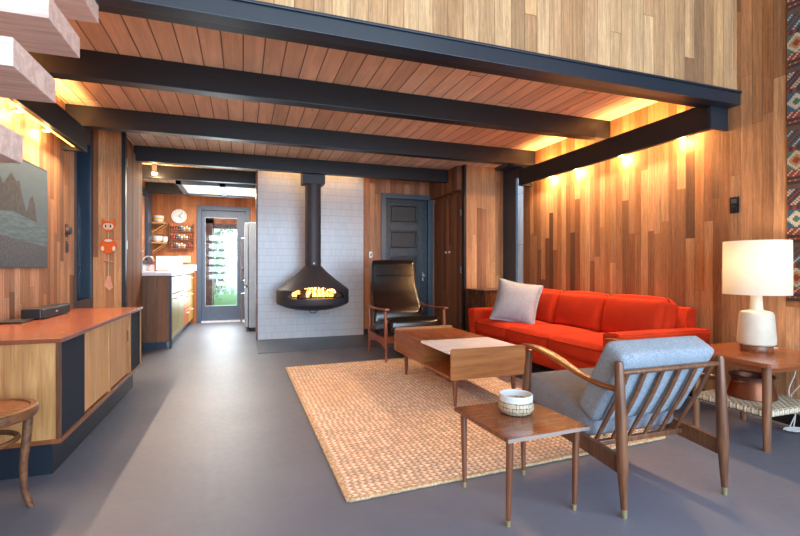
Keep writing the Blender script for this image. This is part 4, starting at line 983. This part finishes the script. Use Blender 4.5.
for x in (2.69, 3.12): box(bm, x-.009, x+.009, 1.655, 2.06, .425, .468, .002)
obj('apron', bm, 'teak_x', t)
def m_cord():
    g = G('woven_cord'); X, Y, Z = g.xyz(); u = g.m_('MULTIPLY', X, 50.); v = g.m_('MULTIPLY', Y, 50.)
    ck = g.m_('FRACT', g.m_('MULTIPLY', g.m_('ADD', g.m_('FLOOR', u), g.m_('FLOOR', v)), .5))
    fu = g.m_('SINE', g.m_('MULTIPLY', g.m_('FRACT', u), PI)); fv = g.m_('SINE', g.m_('MULTIPLY', g.m_('FRACT', v), PI))
    h = g.mix(g.m_('GREATER_THAN', ck, .25), g.comb(fu, fu, fu), g.comb(fv, fv, fv)); hs_ = g.n('ShaderNodeSeparateColor'); g.put(hs_.inputs[0], h)
    c = g.ramp(hs_.outputs[0], [(0, (108, 92, 72)), (.45, (186, 172, 144)), (1, (222, 212, 190))]); g.set(col=c, rough=.85, spec=.2); g.bump(hs_.outputs[0], .9, .006); return g.m
bm = BM(); box(bm, 2.675, 3.135, 1.645, 2.07, .185, .222, .014, 3)
s_ = obj('woven_shelf', bm, m_cord(), t, True); s_['label'] = 'cream woven cord shelf'
LX, LY, LZ = 2.992, 1.90, .490
t = thing('table_lamp', 'white ceramic table lamp with lit drum shade on end table', 'lamp', (LX, LY, LZ))
bm = BM(); lathe(bm, (LX, LY, LZ), [(0, 0), (.081, 0), (.083, .004), (.083, .036), (.08, .04), (0, .04)], 48); obj('lamp_foot', bm, 'walnut_x', t, True)
bm = BM(); lathe(bm, (LX, LY, LZ), [(0, .04), (.090, .04), (.098, .048), (.098, .08), (.088, .222), (.080, .240), (.062, .247), (.036, .252), (.033, .265), (.028, .36), (.0, .36)], 56); obj('lamp_body', bm, 'ceram', t, True)
bm = BM(); lathe(bm, (LX, LY, LZ), [(0, .36), (.014, .36), (.014, .42), (.0, .42)], 16); obj('socket', bm, 'brass', t, True)
bm = BM(); n0 = 64
lathe(bm, (LX, LY, LZ), [(.172, .348), (.170, .675), (.168, .675), (.170, .348), (.172, .348)], n0)
for f in [f for f in bm.faces if len(f.verts) > 4]: bm.faces.remove(f)
g_ = G('linen_shade'); a_ = g_.noise(g_.scale(g_.obj(), 300, 300, 300), 1, 2)
g_.t.nodes.remove(g_.b); D1 = g_.n('ShaderNodeBsdfDiffuse'); T1 = g_.n('ShaderNodeBsdfTranslucent'); mx = g_.n('ShaderNodeMixShader')
D1.inputs[0].default_value = (.72, .71, .70, 1); T1.inputs[0].default_value = (.80, .72, .60, 1); mx.inputs[0].default_value = .5
g_.t.links.new(D1.outputs[0], mx.inputs[1]); g_.t.links.new(T1.outputs[0], mx.inputs[2]); g_.t.links.new(mx.outputs[0], g_.out.inputs[0])
obj('lamp_shade', bm, g_.m, t, True)
bm = BM(); 
for k_ in range(3):
    a = k_*2*PI/3; sweep(bm, [(LX, LY, LZ+.42), (LX+.172*math.cos(a), LY+.172*math.sin(a), LZ+.665)], .002, n=6)
obj('shade_spider', bm, 'brass', t)
bm = BM(); lathe(bm, (LX, LY, LZ), [(0, .42), (.014, .42), (.03, .46), (.03, .49), (.015, .51), (0, .515)], 20); obj('bulb', bm, emit('lamp_bulb', (255, 226, 180), 10), t, True)
point('table_lamp_bulb', (LX, LY, LZ+.56), 2.6, (1, .80, .58), .05)
PC = (2.905, 1.87, .2225)
t = thing('copper_pot', 'old copper pot with handles on the woven shelf', 'pot', PC)
bm = BM(); lathe(bm, PC, [(r_*.94, z_*.86) for r_, z_ in [(0, 0), (.124, 0), (.132, .006), (.128, .03), (.116, .08), (.109, .115), (.113, .145), (.118, .152), (.11, .148), (.1, .115), (.104, .08), (.12, .03), (.11, .012), (0, .01)]], 48); obj('pot_body', bm, 'copper', t, True)
bm = BM(); lathe(bm, PC, [(r_*.94, z_*.86) for r_, z_ in [(.112, .143), (.122, .146), (.124, .154), (.115, .156), (.110, .149), (.112, .143)]], 48); 
for f in [f for f in bm.faces if len(f.verts) > 4]: bm.faces.remove(f)
o = obj('rim', bm, plain('dull_iron', (80, 92, 100), .3, .8), t, True)
for s in (-1, 1):
    bm = BM(); sweep(bm, spline([(PC[0]+s*.105, PC[1]-.03, PC[2]+.104), (PC[0]+s*.142, PC[1]-.02, PC[2]+.108), (PC[0]+s*.142, PC[1]+.02, PC[2]+.108), (PC[0]+s*.105, PC[1]+.03, PC[2]+.104)]), .005, n=8); obj('handle', bm, 'copper', t, True)
# cords and outlet
bm = BM()
sweep(bm, spline([(LX+.095, LY+.02, LZ+.012), (LX+.16, LY+.03, LZ+.006), (3.255, 1.90, .47), (3.27, 1.85, .36), (3.26, 1.88, .22), (3.25, 1.84, .1), (3.22, 1.83, .02), (3.18, 1.80, .008)], 6), .0035, n=6)
tag(obj('lamp_cord', bm, 'wpaint', None, True, loc=(3.2, 1.85, .1)), 'white lamp cord dropping behind the end table', 'cord')
bm = BM(); P = []
for i in range(80):
    a = i*.55; P.append((3.17+.05*math.sin(a)+.002*math.sin(i), 1.80+.028*math.cos(a*1.07), .010+.012*abs(math.sin(i*.37))))
sweep(bm, [(3.285, 1.765, .375), (3.265, 1.76, .37), (3.26, 1.80, .30), (3.265, 1.87, .2), (3.25, 1.84, .08)]+P, .003, n=6)
tag(obj('coiled_cord', bm, 'wpaint', None, True, loc=(3.2, 1.8, .02)), 'white cord plugged into wall and coiled on the floor under end table', 'cord')
t = thing('wall_outlet', 'ivory wall outlet behind the end table', 'outlet', (XR, 1.77, .37))
obj('plate', bx(XR-.008, XR, 1.72, 1.80, .315, .435, bev=.003), 'cream', t)
for z in (.35, .40): obj('socket', sided((XR-.008, 1.76, z), [(0, 0), (.015, 0), (.014, .003), (0, .003)], 16, -1), 'wpaint', t, True)
t = thing('black_outlet', 'black outlet plate high on the right cedar wall', 'outlet', (XR, 2.24, 1.4))
obj('plate', bx(XR-.010, XR, 2.205, 2.268, 1.39, 1.505, bev=.003), 'black', t)
obj('socket', bx(XR-.018, XR-.010, 2.218, 2.255, 1.405, 1.44, bev=.004), 'black', t); obj('socket', bx(XR-.016, XR-.010, 2.218, 2.255, 1.455, 1.49, bev=.004), plain('smoked_plastic', (70, 74, 80), .2), t)

# ------------------------------------------------------------------ kilim hanging on right wall
ty0, ty1, tz0, tz1 = .95, 1.905, .79, 3.0
cs = .010; nyc = int((ty1-ty0)/cs); nzc = int((tz1-tz0)/cs)
pal = [(70, 54, 50), (150, 62, 46), (200, 188, 164), (62, 92, 108), (180, 138, 80), (78, 112, 92), (166, 92, 60), (104, 78, 64)]
bm = BM(); box(bm, XR-.012, XR-.002, ty0, ty1, tz0, tz1)
vg = [[bm.verts.new((XR-.0125, ty0+(ty1-ty0)*i/nyc, tz0+(tz1-tz0)*j/nzc)) for i in range(nyc+1)] for j in range(nzc+1)]
bands = [(0, 6), (6, 10), (10, 21), (21, 25), (25, 36)]
for j in range(nzc):
    jj = j % 37; k_ = (j//37)
    for i in range(nyc):
        f = bm.faces.new((vg[j][i], vg[j][i+1], vg[j+1][i+1], vg[j+1][i]))
        ii = i % 12; c = 0
        if jj < 5: c = 0 if (jj not in (2,)) else (1 if i % 3 else 4)
        elif jj < 9: c = 2 if (ii+jj) % 4 == 0 else 1
        elif jj < 21:
            dmd = abs(ii-5.5)+abs(jj-14.5)
            c = (5 if dmd < 3 else 2 if dmd < 6 else 3) if k_ % 2 else (1 if dmd < 2.5 else 4 if dmd < 4.5 else 2 if dmd < 6.5 else 5)
        elif jj < 24: c = 1 if (i//2) % 2 else 0
        elif jj < 34:
            z_ = abs(((i+jj*1) % 10)-5); c = (6, 2, 3, 0, 0, 1)[int(z_)] if k_ % 2 else (2, 3, 3, 0, 7, 7)[int(z_)]
        else: c = 7
        f.material_index = c
q = obj('kilim_hanging', bm, None, None, mats=[fabric('kilim_%d' % i, c, tuple(int(x*.7) for x in c), 300) for i, c in enumerate(pal)], loc=(XR-.01, ty1, tz0))
tag(q, 'patterned woven kilim hanging at the right edge of the cedar wall', 'rug')
